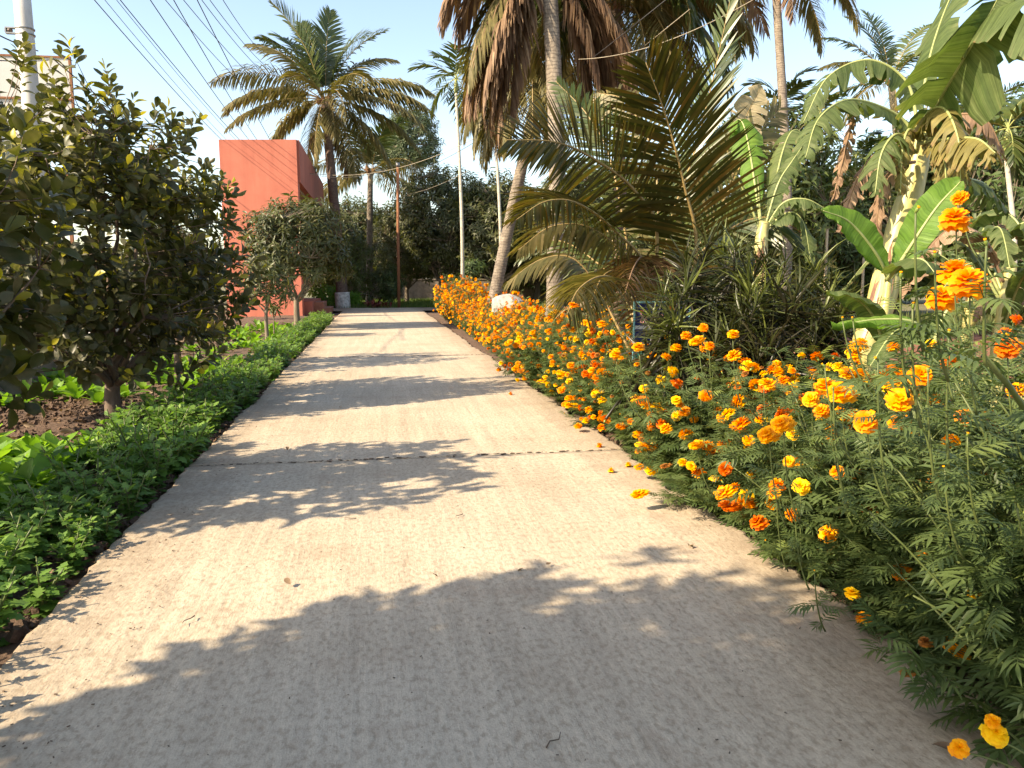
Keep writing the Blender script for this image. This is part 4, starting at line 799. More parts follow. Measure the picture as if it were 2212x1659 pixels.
def small_flower(g_):
    G = Geo(); tp = leaf_tpl(.9, [.5, 1.0, .9], -.25, .25, 1.0)
    for (nr, el, ln, z) in ((8, -5, 1.0, 0), (7, 30, .85, .15), (5, 62, .6, .3)):
        a = np.arange(nr) * 2 * math.pi / nr + g_.uniform(0, 6); e = np.radians(el + g_.normal(0, 7, nr)); Dv = np.stack([np.cos(a) * np.cos(e), np.sin(a) * np.cos(e), np.sin(e)], -1)
        V, Q, r = scatter(tp, frames(Dv, np.tile([0, 0, 1.0], (nr, 1)) - Dv * .5), np.tile([0, 0, z], (nr, 1)), ln * g_.uniform(.85, 1.1, nr), np.clip(g_.normal(.5, .3, nr), 0, 1)); G.add(V, Q, r)
    return G
FG = [small_flower(gm), small_flower(gm)]
BLO = [blossoms(gm, 62, [.28, .38, .24, .10]) for _ in range(5)]
def put(mesh, name, parent, loc, s, rot):
    o = bpy.data.objects.new(name, mesh); link(o, parent); o.location = tuple(loc); o.scale = (s, s, s) if np.isscalar(s) else tuple(s); o.rotation_euler = rot; return o
def add_flower(parent, loc, rad, face, pal=(.26, .36, .28, .10), bud=False, g_=gm):
    q = Vector(face).to_track_quat('Z', 'Y').to_euler()
    if bud: return put(BUD, 'bud', parent, loc, rad, q)
    o = put(FL[int(g_.choice(4, p=pal))][int(g_.integers(0, 3))], 'flower', parent, loc, rad, q); c = bpy.data.objects.new('calyx', CAL); link(c, o); return o
PLANTS = []
ONES = 'zeroth first second third fourth fifth sixth seventh eighth ninth tenth eleventh twelfth thirteenth fourteenth fifteenth sixteenth seventeenth eighteenth nineteenth'.split()
def nth(n): return ONES[n] if n < 20 else ('twentieth', 'thirtieth', 'fortieth')[n // 10 - 2] if n % 10 == 0 else ('twenty-', 'thirty-', 'forty-')[n // 10 - 2] + ONES[n % 10]
COUNT = {}
def count(k): COUNT[k] = COUNT.get(k, 0) + 1; return nth(COUNT[k])
def marigold(x, y, h, label, group, leaf_parts=False, far=False, nf=8, pal=(.26, .36, .28, .10), wide=1.0, dens=1):
    t = thing('marigold_plant', (x, y, -.07), label, 'flower', group, rz=gm.uniform(0, 6.28)); C = CAN[int(gm.integers(0, len(CAN)))]
    sw = max(.75, h) * wide * gm.uniform(1.0, 1.25); t.scale = (sw, sw, h); inv = np.array([1 / sw, 1 / sw, 1 / h])
    put(C['stem'], 'stems', t, (0, 0, 0), 1, (0, 0, 0))
    if leaf_parts:
        idx = np.argsort(-C['T'][:, 2])
        for i in idx[:90]:
            k = int(gm.integers(0, 3)); j = int(np.argmin(abs(np.array(MTONE) - C['r'][i]))); o = bpy.data.objects.new('leaf', MBANK[k][j]); link(o, t)
            A = np.diag(inv) @ (C['M3'][i] * C['S'][i] * 1.0) ; o.matrix_local = Matrix([[*A[q], C['T'][i][q]] for q in range(3)] + [[0, 0, 0, 1]])
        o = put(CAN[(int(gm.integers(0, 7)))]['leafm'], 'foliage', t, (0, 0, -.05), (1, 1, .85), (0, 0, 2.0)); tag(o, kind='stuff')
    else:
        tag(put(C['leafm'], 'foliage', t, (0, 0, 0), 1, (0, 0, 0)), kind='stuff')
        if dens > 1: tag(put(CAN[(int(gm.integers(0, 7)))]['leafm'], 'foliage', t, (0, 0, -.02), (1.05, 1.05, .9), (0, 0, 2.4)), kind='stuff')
    if far: tag(put(BLO[int(gm.integers(0, 5))], 'flowers', t, (0, 0, 0), (1 , 1, 1), (0, 0, gm.uniform(0, 6.28))), kind='stuff')
    else:
        for k in range(nf):
            tp = C['tips'][int(gm.integers(0, len(C['tips'])))] + gm.normal(0, .05, 3); p = np.array([tp[0] * 1.1, tp[1] * 1.1, min(1.12, tp[2] + .04)])
            if gm.random() < .5:
                aa = math.pi + .5 + gm.normal(0, .7) - t.rotation_euler[2]; q = gm.uniform(.24, .38); tp = np.array([math.cos(aa) * q, math.sin(aa) * q, gm.uniform(.2, .95)]); p = tp
            f = nz(np.array([tp[0] * .8 - .15, tp[1] * .8 - .2, .55]) + .25 * gm.normal(size=3)); s = .020 + .026 * gm.random() ** .8
            if gm.random() < .16: o = add_flower(t, p, .010 * gm.uniform(.8, 1.3), f, bud=True)
            else:
                o = add_flower(t, p, s, f, pal)
                if gm.random() < .09: o.data = WITH[0]; o.scale = (s * .6, s * .6, s * .9)
            e = o.rotation_euler.copy(); S3 = Matrix.Diagonal(Vector((*inv, 1))) @ e.to_matrix().to_4x4() @ Matrix.Scale(o.scale[0], 4); S3.translation = Vector(p); o.matrix_local = S3
    PLANTS.append((t, x, y, h)); return t
def hh(y): return 1.0 + .10 * math.sin(y * 1.3) + .06 * math.sin(y * 3.1) + (.5 * max(0, (y - 22) / 8)) + (.42 * min(1, max(0, (4.6 - y) / 1.6)))
Y = 2.0
while Y < 30:
    step = .42 if Y < 8 else .55
    for row, X in enumerate((2.30, 2.78, 3.2)):
        if (row == 2 and 5.2 < Y < 7.2) or (row and 6.4 < Y < 7.9): continue
        x, y = X + gm.normal(0, .06) + .30 * min(1, max(0, (Y - 12) / 12)), Y + gm.normal(0, .08); h = hh(Y) * gm.uniform(.85, 1.12) * (1.0 if row else .82)
        near = Y < 3.3 and row < 2
        rown = ('row beside the road', 'middle row of the bed', 'back row of the bed')[row]
        lab = ('leafy marigold plant, %s from the camera in the %s' % (count(row), rown) if Y < 3.3 else 'orange marigold plant, %s from the camera in the %s' % (count(row), rown) if Y < 14 else 'marigold plant in the far dense orange stretch of the roadside bed')
        grp = 'near marigolds' if Y < 3.3 else 'middle marigolds' if Y < 14 else 'far marigolds'
        nf = 3 if Y < 2.9 else 9 if Y < 3.8 else 22
        marigold(x, y, h, lab, grp, near, Y >= 14, nf, (.26, .36, .28, .10) if Y > 4 else (.25, .37, .30, .08), (1.12 if row == 0 else 1.0) if Y < 14 else .72, 2 if Y < 5.5 else 1)
    Y += step
for i, (x, y, h) in enumerate(((2.25, 4.7, .42), (2.2, 5.3, .45), (2.25, 6.2, .5), (2.2, 3.7, .45), (2.22, 2.7, .5), (2.3, 7.4, .5), (2.3, 8.8, .5), (2.25, 10.4, .5), (2.3, 12, .5))):
    marigold(x, y, h, 'low marigold plant sprawling over the road edge, %s of nine by distance' % nth(1 + sum(1 for q in (4.7, 5.3, 6.2, 3.7, 2.7, 7.4, 8.8, 10.4, 12) if q < y)), 'sprawling marigolds', False, False, 6, (.28, .36, .26, .10), 1.25)
# single flower heads that stand out, each on its own stem from the nearest plant
HEADS = [(2092, 612, 78, 0), (2062, 590, 70, 0), (2035, 645, 64, 0), (2063, 475, 62, 0), (2073, 428, 34, 0), (2175, 750, 52, 3), (1988, 810, 50, 0), (1943, 862, 58, 1), (1818, 848, 60, 1), (1870, 910, 52, 0), (1942, 912, 40, 0),
         (2083, 900, 40, 0), (2142, 903, 38, 0), (1660, 938, 44, 1), (1712, 938, 26, 2), (1690, 915, 46, 1), (1752, 862, 36, 1), (1775, 888, 34, 0), (1790, 832, 44, 1), (1723, 997, 26, 1), (1773, 1004, 24, 2), (1904, 1001, 26, 3), (1730, 1050, 36, 2), (1808, 1020, 30, 0), (1824, 1072, 26, 0), (1770, 1088, 26, 1), (1710, 1112, 30, 0), (1667, 1110, 24, 0),
         (1672, 1065, 30, 1), (1504, 960, 26, 1), (1520, 708, 22, 0), (1584, 722, 26, 1), (1482, 725, 22, 0), (1505, 735, 26, 1), (1533, 748, 24, 0), (1586, 768, 30, 1), (1652, 825, 24, 1), (1710, 1170, 18, 0), (1860, 1222, 20, 0), (1810, 1207, 16, 0), (2178, 1437, 20, 0), (2195, 842, 36, 1), (2200, 985, 24, 3), (1330, 765, 26, 1), (1380, 750, 28, 1), (1240, 660, 20, 0), (1300, 700, 20, 1), (2195, 690, 24, 3), (2172, 720, 28, 3)]
BUDS = [(2020, 552, 20), (1998, 500, 0), (1946, 596, 18), (1972, 662, 18), (2130, 525, 24), (2127, 498, 0), (2136, 486, 0), (2005, 800, 16), (1895, 775, 15), (1842, 690, 12), (1820, 690, 12), (1800, 840, 12), (1780, 790, 12), (2040, 1010, 14), (2090, 940, 14), (1760, 1235, 10), (2050, 720, 16), (1980, 455, 20)]
PA = np.array([(p[1], p[2]) for p in PLANTS])
near_plants = [marigold(x, y, h, lab, None, True, False, 0, wide=.8) for x, y, h, lab in ((2.05, 1.95, 1.32, 'tallest marigold plant, lifting big orange heads before the banana leaves'), (2.30, 1.75, 1.25, 'tall marigold plant at the right picture edge below the big heads'))]
MAIN_TIP = at(2125, 770, 1.72)
def main_stem():
    t, x, y, h = PLANTS[-2]; P = bez((x, y, 0), (x + .05, y - .1, .9), MAIN_TIP, 14); Mi = t.matrix_basis.inverted(); V, Q, r = tube(P, np.linspace(.012, .007, 14), 7); nl = 16; kk = gm.integers(4, 14, nl); aa = gm.uniform(0, 6.28, nl); Dl = np.stack([np.cos(aa), np.sin(aa), gm.uniform(-.2, .6, nl)], -1)
    Gl = fit(MLEAF, frames(Dl, np.tile([0, 0, 1.0], (nl, 1))), P[kk], gm.uniform(.09, .15, nl), np.clip(gm.normal(.5, .2, nl), 0, 1), gm); G = Geo().add(xf(Mi, V), Q, .5, 0)
    G.add(xf(Mi, np.concatenate(Gl.V)), np.concatenate(Gl.Q), np.concatenate(Gl.R), 1).obj('main_stem', [M['stem'], M['marileaf']], t)
main_stem()
def head(px, py, d, rad, pal, bud=False):
    p = at(px, py, d); 
    if d < 2.0: t, x, y, h = PLANTS[-2]
    else:
        j = int(np.argmin((PA[:, 0] - p[0] - .12) ** 2 + (PA[:, 1] - p[1]) ** 2)); t, x, y, h = PLANTS[j]
    b0 = p + nz(np.array([x - p[0], y - p[1], 0])) * gm.uniform(.05, .16) - [0, 0, gm.uniform(.25, .4)]; b0[2] = max(.03, b0[2])
    if d < 2.0 and not bud: b0 = MAIN_TIP + gm.normal(0, .02, 3)
    f = nz(np.array([-.45, -.45, .75]) + .3 * gm.normal(size=3)); base = p - f * rad * .5
    Mi = t.matrix_basis.inverted(); P = bez(b0, b0 + (base - b0) * [.75, .75, .3], base, 10)
    V, Q, r = tube(P, np.linspace(.0042, .0022, 10), 5); V2 = xf(Mi, V); GS = Geo().add(V2, Q, .5, 0); nl = 7; kk = gm.integers(1, 8, nl); aa = gm.uniform(0, 6.28, nl); Dl = np.stack([np.cos(aa), np.sin(aa), gm.uniform(-.2, .8, nl)], -1)
    Gl = fit(MLEAF, frames(Dl, np.tile([0, 0, 1.0], (nl, 1)) + .2 * gm.normal(size=(nl, 3))), P[kk], gm.uniform(.06, .12, nl), np.clip(gm.normal(.6, .2, nl), 0, 1), gm)
    VL = np.concatenate(Gl.V); GS.add(xf(Mi, VL), np.concatenate(Gl.Q), np.concatenate(Gl.R), 1); GS.obj('flower_stem', [M['stem'], M['marileaf']], t)
    W = Matrix.Translation(Vector(p)) @ Vector(f).to_track_quat('Z', 'Y').to_matrix().to_4x4() @ Matrix.Scale(rad, 4)
    me = BUD if bud else FL[pal][int(gm.integers(0, 3))]; o = bpy.data.objects.new('bud' if bud else 'flower', me); link(o, t); o.matrix_local = Mi @ W
    if not bud: c = bpy.data.objects.new('calyx', CAL); link(c, o)
for (px, py, s, pal) in HEADS:
    dia = .10 if s > 55 else .075 if s > 33 else .062; d = max(1.55, dia * FPX / s); head(px, py, d, dia * .5, pal)
for (px, py, s) in BUDS:
    if s: d = .018 * FPX / s; head(px, py, max(1.6, d), .0085, 0, True)
# fallen heads on the road
for i, (px, py, s, pal, lab) in enumerate(((2148, 1585, 50, 2, 'bright yellow marigold head low at the bottom right corner'), (2072, 1617, 40, 1, 'orange marigold head nearest the bottom edge of the picture'), (2145, 1558, 32, 1, 'small amber marigold head above the bright yellow one'))):
    p = at(px, py, 2.1 if s > 30 else 2.15); t = thing('marigold_bloom', p, lab, 'flower'); f = (-.3, -.5, .8); o = put(FL[pal][i], 'flower', t, (0, 0, 0), s / FPX * 2.1 * .5, Vector(f).to_track_quat('Z', 'Y').to_euler())
    c = bpy.data.objects.new('calyx', CAL); link(c, o); q0 = np.array([2.0 - p[0], 1.55 + .15 * i - p[1], -.1 - p[2]]); V, Q, r = tube(bez(q0, q0 * .6 + [0, 0, .12], np.array(f) * -.02, 9), np.linspace(.005, .003, 9), 5); Geo().add(V, Q).obj('stem', M['stem'], t)
for i, (px, py, pal, lab) in enumerate(((1320, 1016, 2, 'fallen yellow marigold head lying alone on the road'), (1357, 1004, 2, 'fallen yellow marigold head touching the bed edge'), (1295, 962, 0, 'fallen orange marigold head at the bed edge'), (1103, 850, 0, 'tiny orange marigold head fallen far along the road'))):
    dd = (EYE[2] - .02) / -(_f - _u * (py - 829.5) / FPX + _r * (px - 1106) / FPX)[2]; p = at(px, py, dd); o = put(FL[pal][0], 'fallen_flower', None, p, .027, (gm.uniform(-.6, .6), gm.uniform(-.6, .6), gm.uniform(0, 6))); tag(o, lab, 'flower')

# ------------------------------------------------------------------ left bed: chrysanthemum border and greens
gl = np.random.default_rng(31)
def lobed(g_):
    """a lobed leaf, length 1 along X"""
    pts = [(0, .03), (.22, .07), (.30, .26), (.42, .14), (.55, .36), (.66, .17), (.80, .26), (.88, .10), (1.0, .02)]; V = []; 
    for x, w in pts: V += [(x - w * .25 * (w > .2), -w, .10 * w - .2 * x * x), (x, 0, -.2 * x * x), (x - w * .25 * (w > .2), w, .10 * w - .2 * x * x)]
    Q = []
    for i in range(len(pts) - 1): a = 3 * i; Q += [[a, a + 3, a + 4, a + 1], [a + 1, a + 4, a + 5, a + 2]]
    return np.array(V), np.array(Q)
LOB = [lobed(gl)]
def chrys_mesh(g_, n=70, h=.42):
    st = Geo(); T, Dv, S, r = [], [], [], []
    for k in range(5):
        a = k * 2.4 + g_.uniform(0, 1); tip = np.array([math.cos(a) * .13, math.sin(a) * .13, h * g_.uniform(.6, 1)]); P = bez((0, 0, 0), (tip[0] * .3, tip[1] * .3, tip[2] * .5), tip, 7); V, Q, rr = tube(P, np.linspace(.009, .004, 7), 5); st.add(V, Q)
        m = n // 5
        for i in range(m):
            s = .12 + .88 * (i + .8) / m; b = i * 2.4 + g_.normal(0, .4); e = g_.uniform(-.3, .5) + .5 * (s > .85); T.append(P[min(6, int(s * 6))] + g_.normal(0, .008, 3)); Dv.append((math.cos(b) * math.cos(e), math.sin(b) * math.cos(e), math.sin(e))); S.append(g_.uniform(.075, .13) * (1.15 - .4 * s)); r.append(np.clip(.25 + .5 * s + g_.normal(0, .15), 0, 1))
    T, Dv, S, r = map(np.array, (T, Dv, S, r)); return st.mesh('stems', M['stem']), fit(LOB, frames(Dv, np.tile([0, 0, 1.0], (len(T), 1)) + .2 * g_.normal(size=(len(T), 3))), T, S, r, g_).mesh('foliage', M['chrys'])
CH = [chrys_mesh(gl, 85 + 5 * k, .36 + .03 * (k % 3)) for k in range(6)]
def leafy_mesh(g_, n=11):
    tp = [leaf_tpl(.42, [.12, .25, .8, 1, .85, .2], .3, .5, .6), leaf_tpl(.46, [.12, .3, .8, 1, .8, .2], .2, .3, .6)]; a = np.arange(n) * 2.4; e = np.radians(75 - 55 * np.linspace(0, 1, n) + g_.normal(0, 8, n))
    Dv = np.stack([np.cos(a) * np.cos(e), np.sin(a) * np.cos(e), np.sin(e)], -1); return fit(tp, frames(Dv, np.tile([0, 0, 1.0], (n, 1))), np.zeros((n, 3)), g_.uniform(.15, .25, n), np.clip(g_.normal(.5, .25, n), 0, 1), g_).mesh('leaves', M['lettuce'])
LT = [leafy_mesh(gl) for _ in range(5)]
Y = 1.9; nch = 0
while Y < 29:
    step = .26 if Y < 9 else .36
    for row in range(4 if Y < 9 else 3):
        x = -1.66 - row * .24 + gl.normal(0, .05); y = Y + gl.normal(0, .07)
        if gl.random() < .05: continue
        if Y > 5.0 and Y < 6.6 and row > 2: continue
        cr = ('along the road edge', 'second from the road', 'third from the road', 'farthest from the road')[row]; lab = 'lobed green plant, %s from the camera in the border row %s' % (count('c%d' % row), cr) if Y < 13 else 'lobed-leaf chrysanthemum plant in the far left border'
        t = thing('chrysanthemum_plant', (x, y, -.08), lab, 'plant', 'near border plants' if Y < 6 else 'middle border plants' if Y < 13 else 'far border plants', rz=gl.uniform(0, 6.28)); s, f = CH[int(gl.integers(0, 6))]; k = gl.uniform(.85, 1.2) * (1.0 if row else .85)
        t.scale = (k, k, k * gl.uniform(.85, 1.15)); put(s, 'stems', t, (0, 0, 0), 1, (0, 0, 0)); tag(put(f, 'foliage', t, (0, 0, 0), 1, (0, 0, 0)), kind='stuff'); nch += 1
    Y += step
def greens(x0, x1, y0, y1, n, lab, grp):
    for k in range(n):
        o = put(LT[int(gl.integers(0, 5))], 'leafy_green', None, (gl.uniform(x0, x1), gl.uniform(y0, y1), -.08), gl.uniform(.85, 1.3), (gl.normal(0, .1), gl.normal(0, .1), gl.uniform(0, 6.28))); tag(o, lab, 'plant', grp)
greens(-3.7, -2.42, 5.3, 7.6, 70, 'bright broad-leaf green plant in the near patch left of the border', 'near leafy greens')
greens(-5.0, -2.5, 10.2, 15.5, 90, 'bright broad-leaf green plant in the patch behind the forked trunk', 'middle leafy greens')
greens(-4.2, -2.4, 16.5, 26, 60, 'bright broad-leaf green plant in the far patch near the mango stems', 'far leafy greens')
# clods, dry leaves and crumbs on the soil
def clods(name, n, xr, yr, smin, smax, m, z=-.07):
    tp_ = []; G = Geo()
    V0 = np.array(box(-1, 1, -1, 1, -1, 1)[0]); Q0 = np.array(box(-1, 1, -1, 1, -1, 1)[1])
    T = np.stack([gl.uniform(*xr, n), gl.uniform(*yr, n), np.full(n, z)], -1); D_ = ivec(n, gl); V, Q, r = scatter((V0 * [1, .8, .6], Q0), frames(D_, ivec(n, gl)), T, gl.uniform(smin, smax, n) ** 1, gl.random(n)); V = V + gl.normal(0, .25 * smin, V.shape)
    o = G.add(V, Q, r).obj(name, m, smooth=False); return tag(o, kind='stuff')
clods('soil_clods_left', 5500, (-5.2, -1.55), (3.5, 12), .004, .028, M['soil'], -.06)
clods('soil_clods_right', 2200, (2.1, 3.4), (1.4, 8), .006, .03, M['soil'], -.05)
def litter(name, n, xr, yr, size, m, z, tp=MANGO):
    T = np.stack([gl.uniform(*xr, n), gl.uniform(*yr, n), z + gl.uniform(0, .02, n)], -1); a = gl.uniform(0, 6.28, n); D_ = np.stack([np.cos(a), np.sin(a), gl.normal(0, .15, n)], -1)
    o = fit(tp, frames(D_, np.tile([0, 0, 1.0], (n, 1)) + .5 * gl.normal(size=(n, 3))), T, size * gl.uniform(.5, 1.2, n), gl.random(n), gl).obj(name, m); return tag(o, kind='stuff')
litter('leaf_litter', 1500, (-5.2, -1.7), (3.5, 28), .12, M['dead'], -.05, JACK)
litter('yard_litter', 900, (4.8, 22), (5, 19), .10, M['dead'], -.085, JACK)

# ------------------------------------------------------------------ things at the road end and behind the bed
rp = ground(863, 39.9); rust = thing('rusty_post', (rp[0], rp[1], -.1), 'rusty brown iron post standing at the far road edge', 'post')
V, Q, r = tube([(0, 0, 0), (.02, 0, 3.5), (.08, 0, 7.2)], [.085, .08, .075], 10); Geo().add(V, Q).obj('shaft', M['rust'], rust); V, Q, r = tube([(.08, 0, 7.15), (.08, 0, 7.35)], [.10, .10], 10); Geo().add(V, Q).obj('cap', M['metal'], rust)
rk = ground(1095, 17.5); gr = np.random.default_rng(9)
def rock(name, p, s, label, seed):
    g_ = np.random.default_rng(seed); n, k = 18, 28; th = np.linspace(0, math.pi, n); V = []
    th2 = np.linspace(0, 2 * math.pi, k, endpoint=False); A, B = np.meshgrid(th, th2, indexing='ij'); d = np.stack([np.sin(A) * np.cos(B), np.sin(A) * np.sin(B), np.cos(A)], -1); L_ = ivec(14, g_)
    hk = g_.uniform(.72, 1.0, 14); dt = d @ L_.T; rad = np.min(np.where(dt > .2, hk / np.maximum(dt, .2), 9), -1); rad = np.clip(rad, .5, 1.15) + .02 * g_.normal(size=rad.shape); rad[0] = rad[0].mean(); rad[-1] = rad[-1].mean(); V = (d * rad[..., None] * s).reshape(-1, 3)
    i = np.arange(n - 1)[:, None] * k; j = np.arange(k)[None]; Q = np.stack([i + j, i + k + j, i + k + (j + 1) % k, i + (j + 1) % k], -1).reshape(-1, 4); o = Geo().add(V, Q).obj(name, M['rock'], smooth=False); o.location = tuple(p); return tag(o, label, 'rock')
rock('white_rock', (rk[0], rk[1], .75), np.array([.40, .3, .34]), 'large pale rock showing above the orange flowers beside the leaning trunk', 5)
rock('white_rock', (rk[0] + .62, rk[1] + .3, .5), np.array([.5, .35, .38]), 'grey pale rock slab leaning right of the larger pale rock', 6)
V, Q, r = tube([(0, 0, 0), (0, 0, .4), (0, 0, .5)], [.5, .45, .3], 12); o = Geo().add(V, Q).obj('soil_mound', M['soil']); o.location = (rk[0] + .3, rk[1] + .15, -.12); o.scale = (1.6, 1, 1.1); tag(o, kind='structure')
bw = ground(1020, 31); w = thing('brick_wall', (bw[0], bw[1], -.1), 'short low red brick wall behind the flower bed far end', 'wall')
for row in range(6):
    for c in range(11): x = -.9 + c * .26 + (.13 if row % 2 else 0); g = Geo(); V, Q, r = box(x + .006, x + .254, -.06 + gr.normal(0, .003), .06, row * .155 + .006, row * .155 + .149); g.add(V, Q).obj('brick', M['brick'], w, smooth=False)
fwl = ground(960, 56); w = thing('garden_wall', (fwl[0], fwl[1], -.15), 'dark low garden wall beyond the lawn under the mango trees', 'wall'); part('wall_body', w, M['wallc'], (-7, 12, 0, .2, 0, 1.5)); part('coping', w, M['wallc'], (-7.05, 12.05, -.04, .24, 1.502, 1.6))
# red-leaved plant
rl = ground(815, 40.3); t = thing('red_leaf_plant', (rl[0], rl[1], -.1), 'low clump of dark red leaves at the far road edge', 'plant'); n = 150; a = gr.uniform(0, 6.28, n); e = gr.uniform(.1, 1.3, n); D_ = np.stack([np.cos(a) * np.cos(e), np.sin(a) * np.cos(e), np.sin(e)], -1)
T = np.stack([gr.normal(0, .28, n), gr.normal(0, .22, n), gr.uniform(.02, .28, n)], -1); tag(fit([leaf_tpl(.3, [.3, 1, .8, .1], .3, .5)], frames(D_, np.tile([0, 0, 1.0], (n, 1))), T, gr.uniform(.2, .36, n), gr.random(n), gr).obj('leaves', M['redleaf'], t), kind='stuff'); V, Q, r = tube([(0, 0, 0), (0, 0, .3)], [.04, .02], 6); Geo().add(V, Q).obj('stem', M['twig'], t)
# lawn and weeds
def blades(name, n, xr, yr, hgt, m, z=-.12):
    T = np.stack([gl.uniform(*xr, n), gl.uniform(*yr, n), np.full(n, z)], -1); a = gl.uniform(0, 6.28, n); D_ = np.stack([.35 * np.cos(a), .35 * np.sin(a), np.ones(n)], -1); o = fit([(np.array([[0, -.05, 0], [0, .05, 0], [.5, .04, -.05], [.5, -.04, -.05], [1, .005, -.3], [1, -.005, -.3]]), np.array([[0, 1, 2, 3], [3, 2, 4, 5]]))], frames(D_, np.stack([np.cos(a), np.sin(a), 0 * a], -1)), T, hgt * gl.uniform(.6, 1.3, n), gl.random(n), gl).obj(name, m); return tag(o, kind='stuff')
blades('lawn_grass', 16000, (-3, 10), (40, 55), .22, M['grass'])
blades('bank_grass', 9000, (7, 30), (19.3, 27), .35, M['weed'])
litter('bank_weeds', 5000, (7, 30), (19.4, 27), .22, M['weed'], .0, MANGO_LO); 
litter('bank_litter', 1500, (4, 26), (18.6, 20.2), .16, M['dead'], -.08, JACK)
# posts in front of the trees across the yard
for i, (px, d, h, lab) in enumerate(((1775, 26, 3.2, 'pale thin pole standing across the yard left of the fresh banana leaf'), (1856, 27, 2.2, 'pale thin pole between the fresh banana leaf and the yellow stem'), (2018, 26, 2.6, 'pale thin pole right of the yellow banana stem'), (1880, 29, 4.2, 'dark thick pole behind the yellow banana stem'), (2120, 25, 2.0, 'pale thin pole behind the tall marigold heads'))):
    p = ground(px, d); V, Q, r = tube([(0, 0, -.1), (.02, 0, h * .5), (0, 0, h)], [.055, .05, .045] if i != 3 else [.11, .10, .09], 8); o = Geo().add(V, Q).obj('bamboo_pole', M['bamboo' if i != 3 else 'bark']); o.location = tuple(p); tag(o, lab, 'pole')

# ------------------------------------------------------------------ utility pole, billboard, cables
pp = ground(108, 19); pole = thing('utility_pole', (pp[0], pp[1], -.1), 'thick round concrete utility pole behind the left trees', 'pole')
V, Q, r = tube([(0, 0, 0), (0, 0, 5), (-.03, 0, 12)], [.225, .2, .165], 18); Geo().add(V, Q).obj('shaft', M['pole'], pole)
zc = float(at(95, 103, 19)[2]) + .1
for dz in (0, .13): V, Q, r = tube([(0, 0, zc + dz), (0, 0, zc + dz + .025)], [.205, .205], 18); Geo().add(V, Q).obj('clamp_band', M['metal'], pole)
part('bracket', pole, M['metal'], (-.42, -.2, -.05, .05, zc + .02, zc + .05), (-.42, -.2, -.05, .05, zc + .14, zc + .17), (-.43, -.40, -.05, .05, zc + .052, zc + .138)); V, Q, r = tube([(-.33, 0, zc + .05), (-.33, 0, zc + .1), (-.33, 0, zc + .14)], [.05, .065, .05], 8); Geo().add(V, Q).obj('insulator', M['ceramic'], pole)
bb = ground(110, 26); board = thing('billboard', (bb[0], bb[1], -.1), 'back of a white billboard in brown frame behind the utility pole', 'billboard', rz=-YAW + R(8))
bt, bm, bl = float(at(60, 135, 26)[2]), float(at(60, 222, 26)[2]), float(at(60, 300, 26)[2]) - .6
part('panel', board, M['white'], (-1.02, 1.2, 0, .03, bl, bt - .06)); part('frame', board, M['rust'], (-1.09, -1.021, -.03, .06, bl - .03, bt), (1.201, 1.27, -.03, .06, bl - .03, bt), (-1.02, 1.2, -.03, .06, bt - .059, bt), (-1.02, 1.2, -.05, -.002, bm - .03, bm + .03))
part('post', board, M['rust'], (-.8, -.7, .062, .15, 0, bl + 1)); part('post', board, M['rust'], (.8, .9, .062, .15, 0, bl + 1))
fp = ground(-45, 46); fpole = thing('far_utility_pole', (fp[0], fp[1], -.1), 'far crossarms with insulators at the left picture edge', 'pole'); V, Q, r = tube([(0, 0, 0), (0, 0, 13.5)], [.2, .15], 12); Geo().add(V, Q).obj('shaft', M['pole'], fpole)
for yy in (219, 250):
    z = float(at(20, yy, 46)[2]) + .1; part('crossarm', fpole, M['metal'], (-.6, 3.4, -.06, .06, z - .06, z + .06))
    for x in (1.3, 2.0, 2.9): V, Q, r = tube([(x, 0, z + .06), (x, 0, z + .3), (x, 0, z + .45)], [.05, .13, .06], 8); Geo().add(V, Q).obj('insulator', M['ceramic'], fpole)
def cable(a, b, sag, rad, label, m='wire', grp='overhead wires', n=24):
    P = bez(a, (np.asarray(a) + b) / 2 - [0, 0, 2 * sag], b, n); o0 = np.asarray(a, float); V, Q, r = tube(P - o0, rad, 5); o = Geo().add(V, Q).obj('overhead_wire', M[m]); o.location = tuple(o0); return tag(o, label, 'wire', grp)
W1 = [((215, 0), (490, 302), 'lowest-left of the wires running down to the red house'), ((237, 0), (500, 302), 'second wire from the left of those running to the red house'), ((262, 0), (520, 302), 'third wire from the left of those running to the red house'), ((270, 0), (530, 304), 'fourth wire from the left of those running to the red house'), ((333, 0), (548, 304), 'fifth wire from the left of those running to the red house'), ((382, 0), (562, 302), 'sixth wire from the left of those running to the red house'), ((432, 0), (600, 320), 'rightmost wire of those running to the red house')]
for i, ((x0, y0), (x1, y1), lab) in enumerate(W1):
    a0, b0 = np.array([x0, y0]), np.array([x1, y1]); dd = (b0 - a0); p0 = at(*(a0 - dd * .6), 12.5); p1 = at(x1, y1, 33.5 + .2 * i); p2 = p1 + (p1 - at(x0, y0, 16.5)) * .6; cable(p0, p1 + (p1 - p0) * .4, .28, .011 if i not in (1, 2) else .007, lab)
W2 = [((683, 0), (966, 312), 'leftmost of the wires crossing behind the left palm crown'), ((755, 0), (1022, 300), 'second wire crossing behind the left palm crown'), ((826, 0), (1024, 240), 'third wire crossing behind the left palm crown'), ((858, 0), (1034, 215), 'fourth wire crossing behind the left palm crown'), ((908, 0), (1030, 168), 'rightmost wire crossing behind the left palm crown')]
for i, ((x0, y0), (x1, y1), lab) in enumerate(W2):
    k_ = .54 * 1.0; a0, b0 = np.array([x0 * k_, y0]), np.array([x1 * k_, y1 * .54]); dd = b0 - a0; cable(at(*(a0 - dd * .8), 18), at(*(b0 + dd * .35), 44), .3, .012, lab)
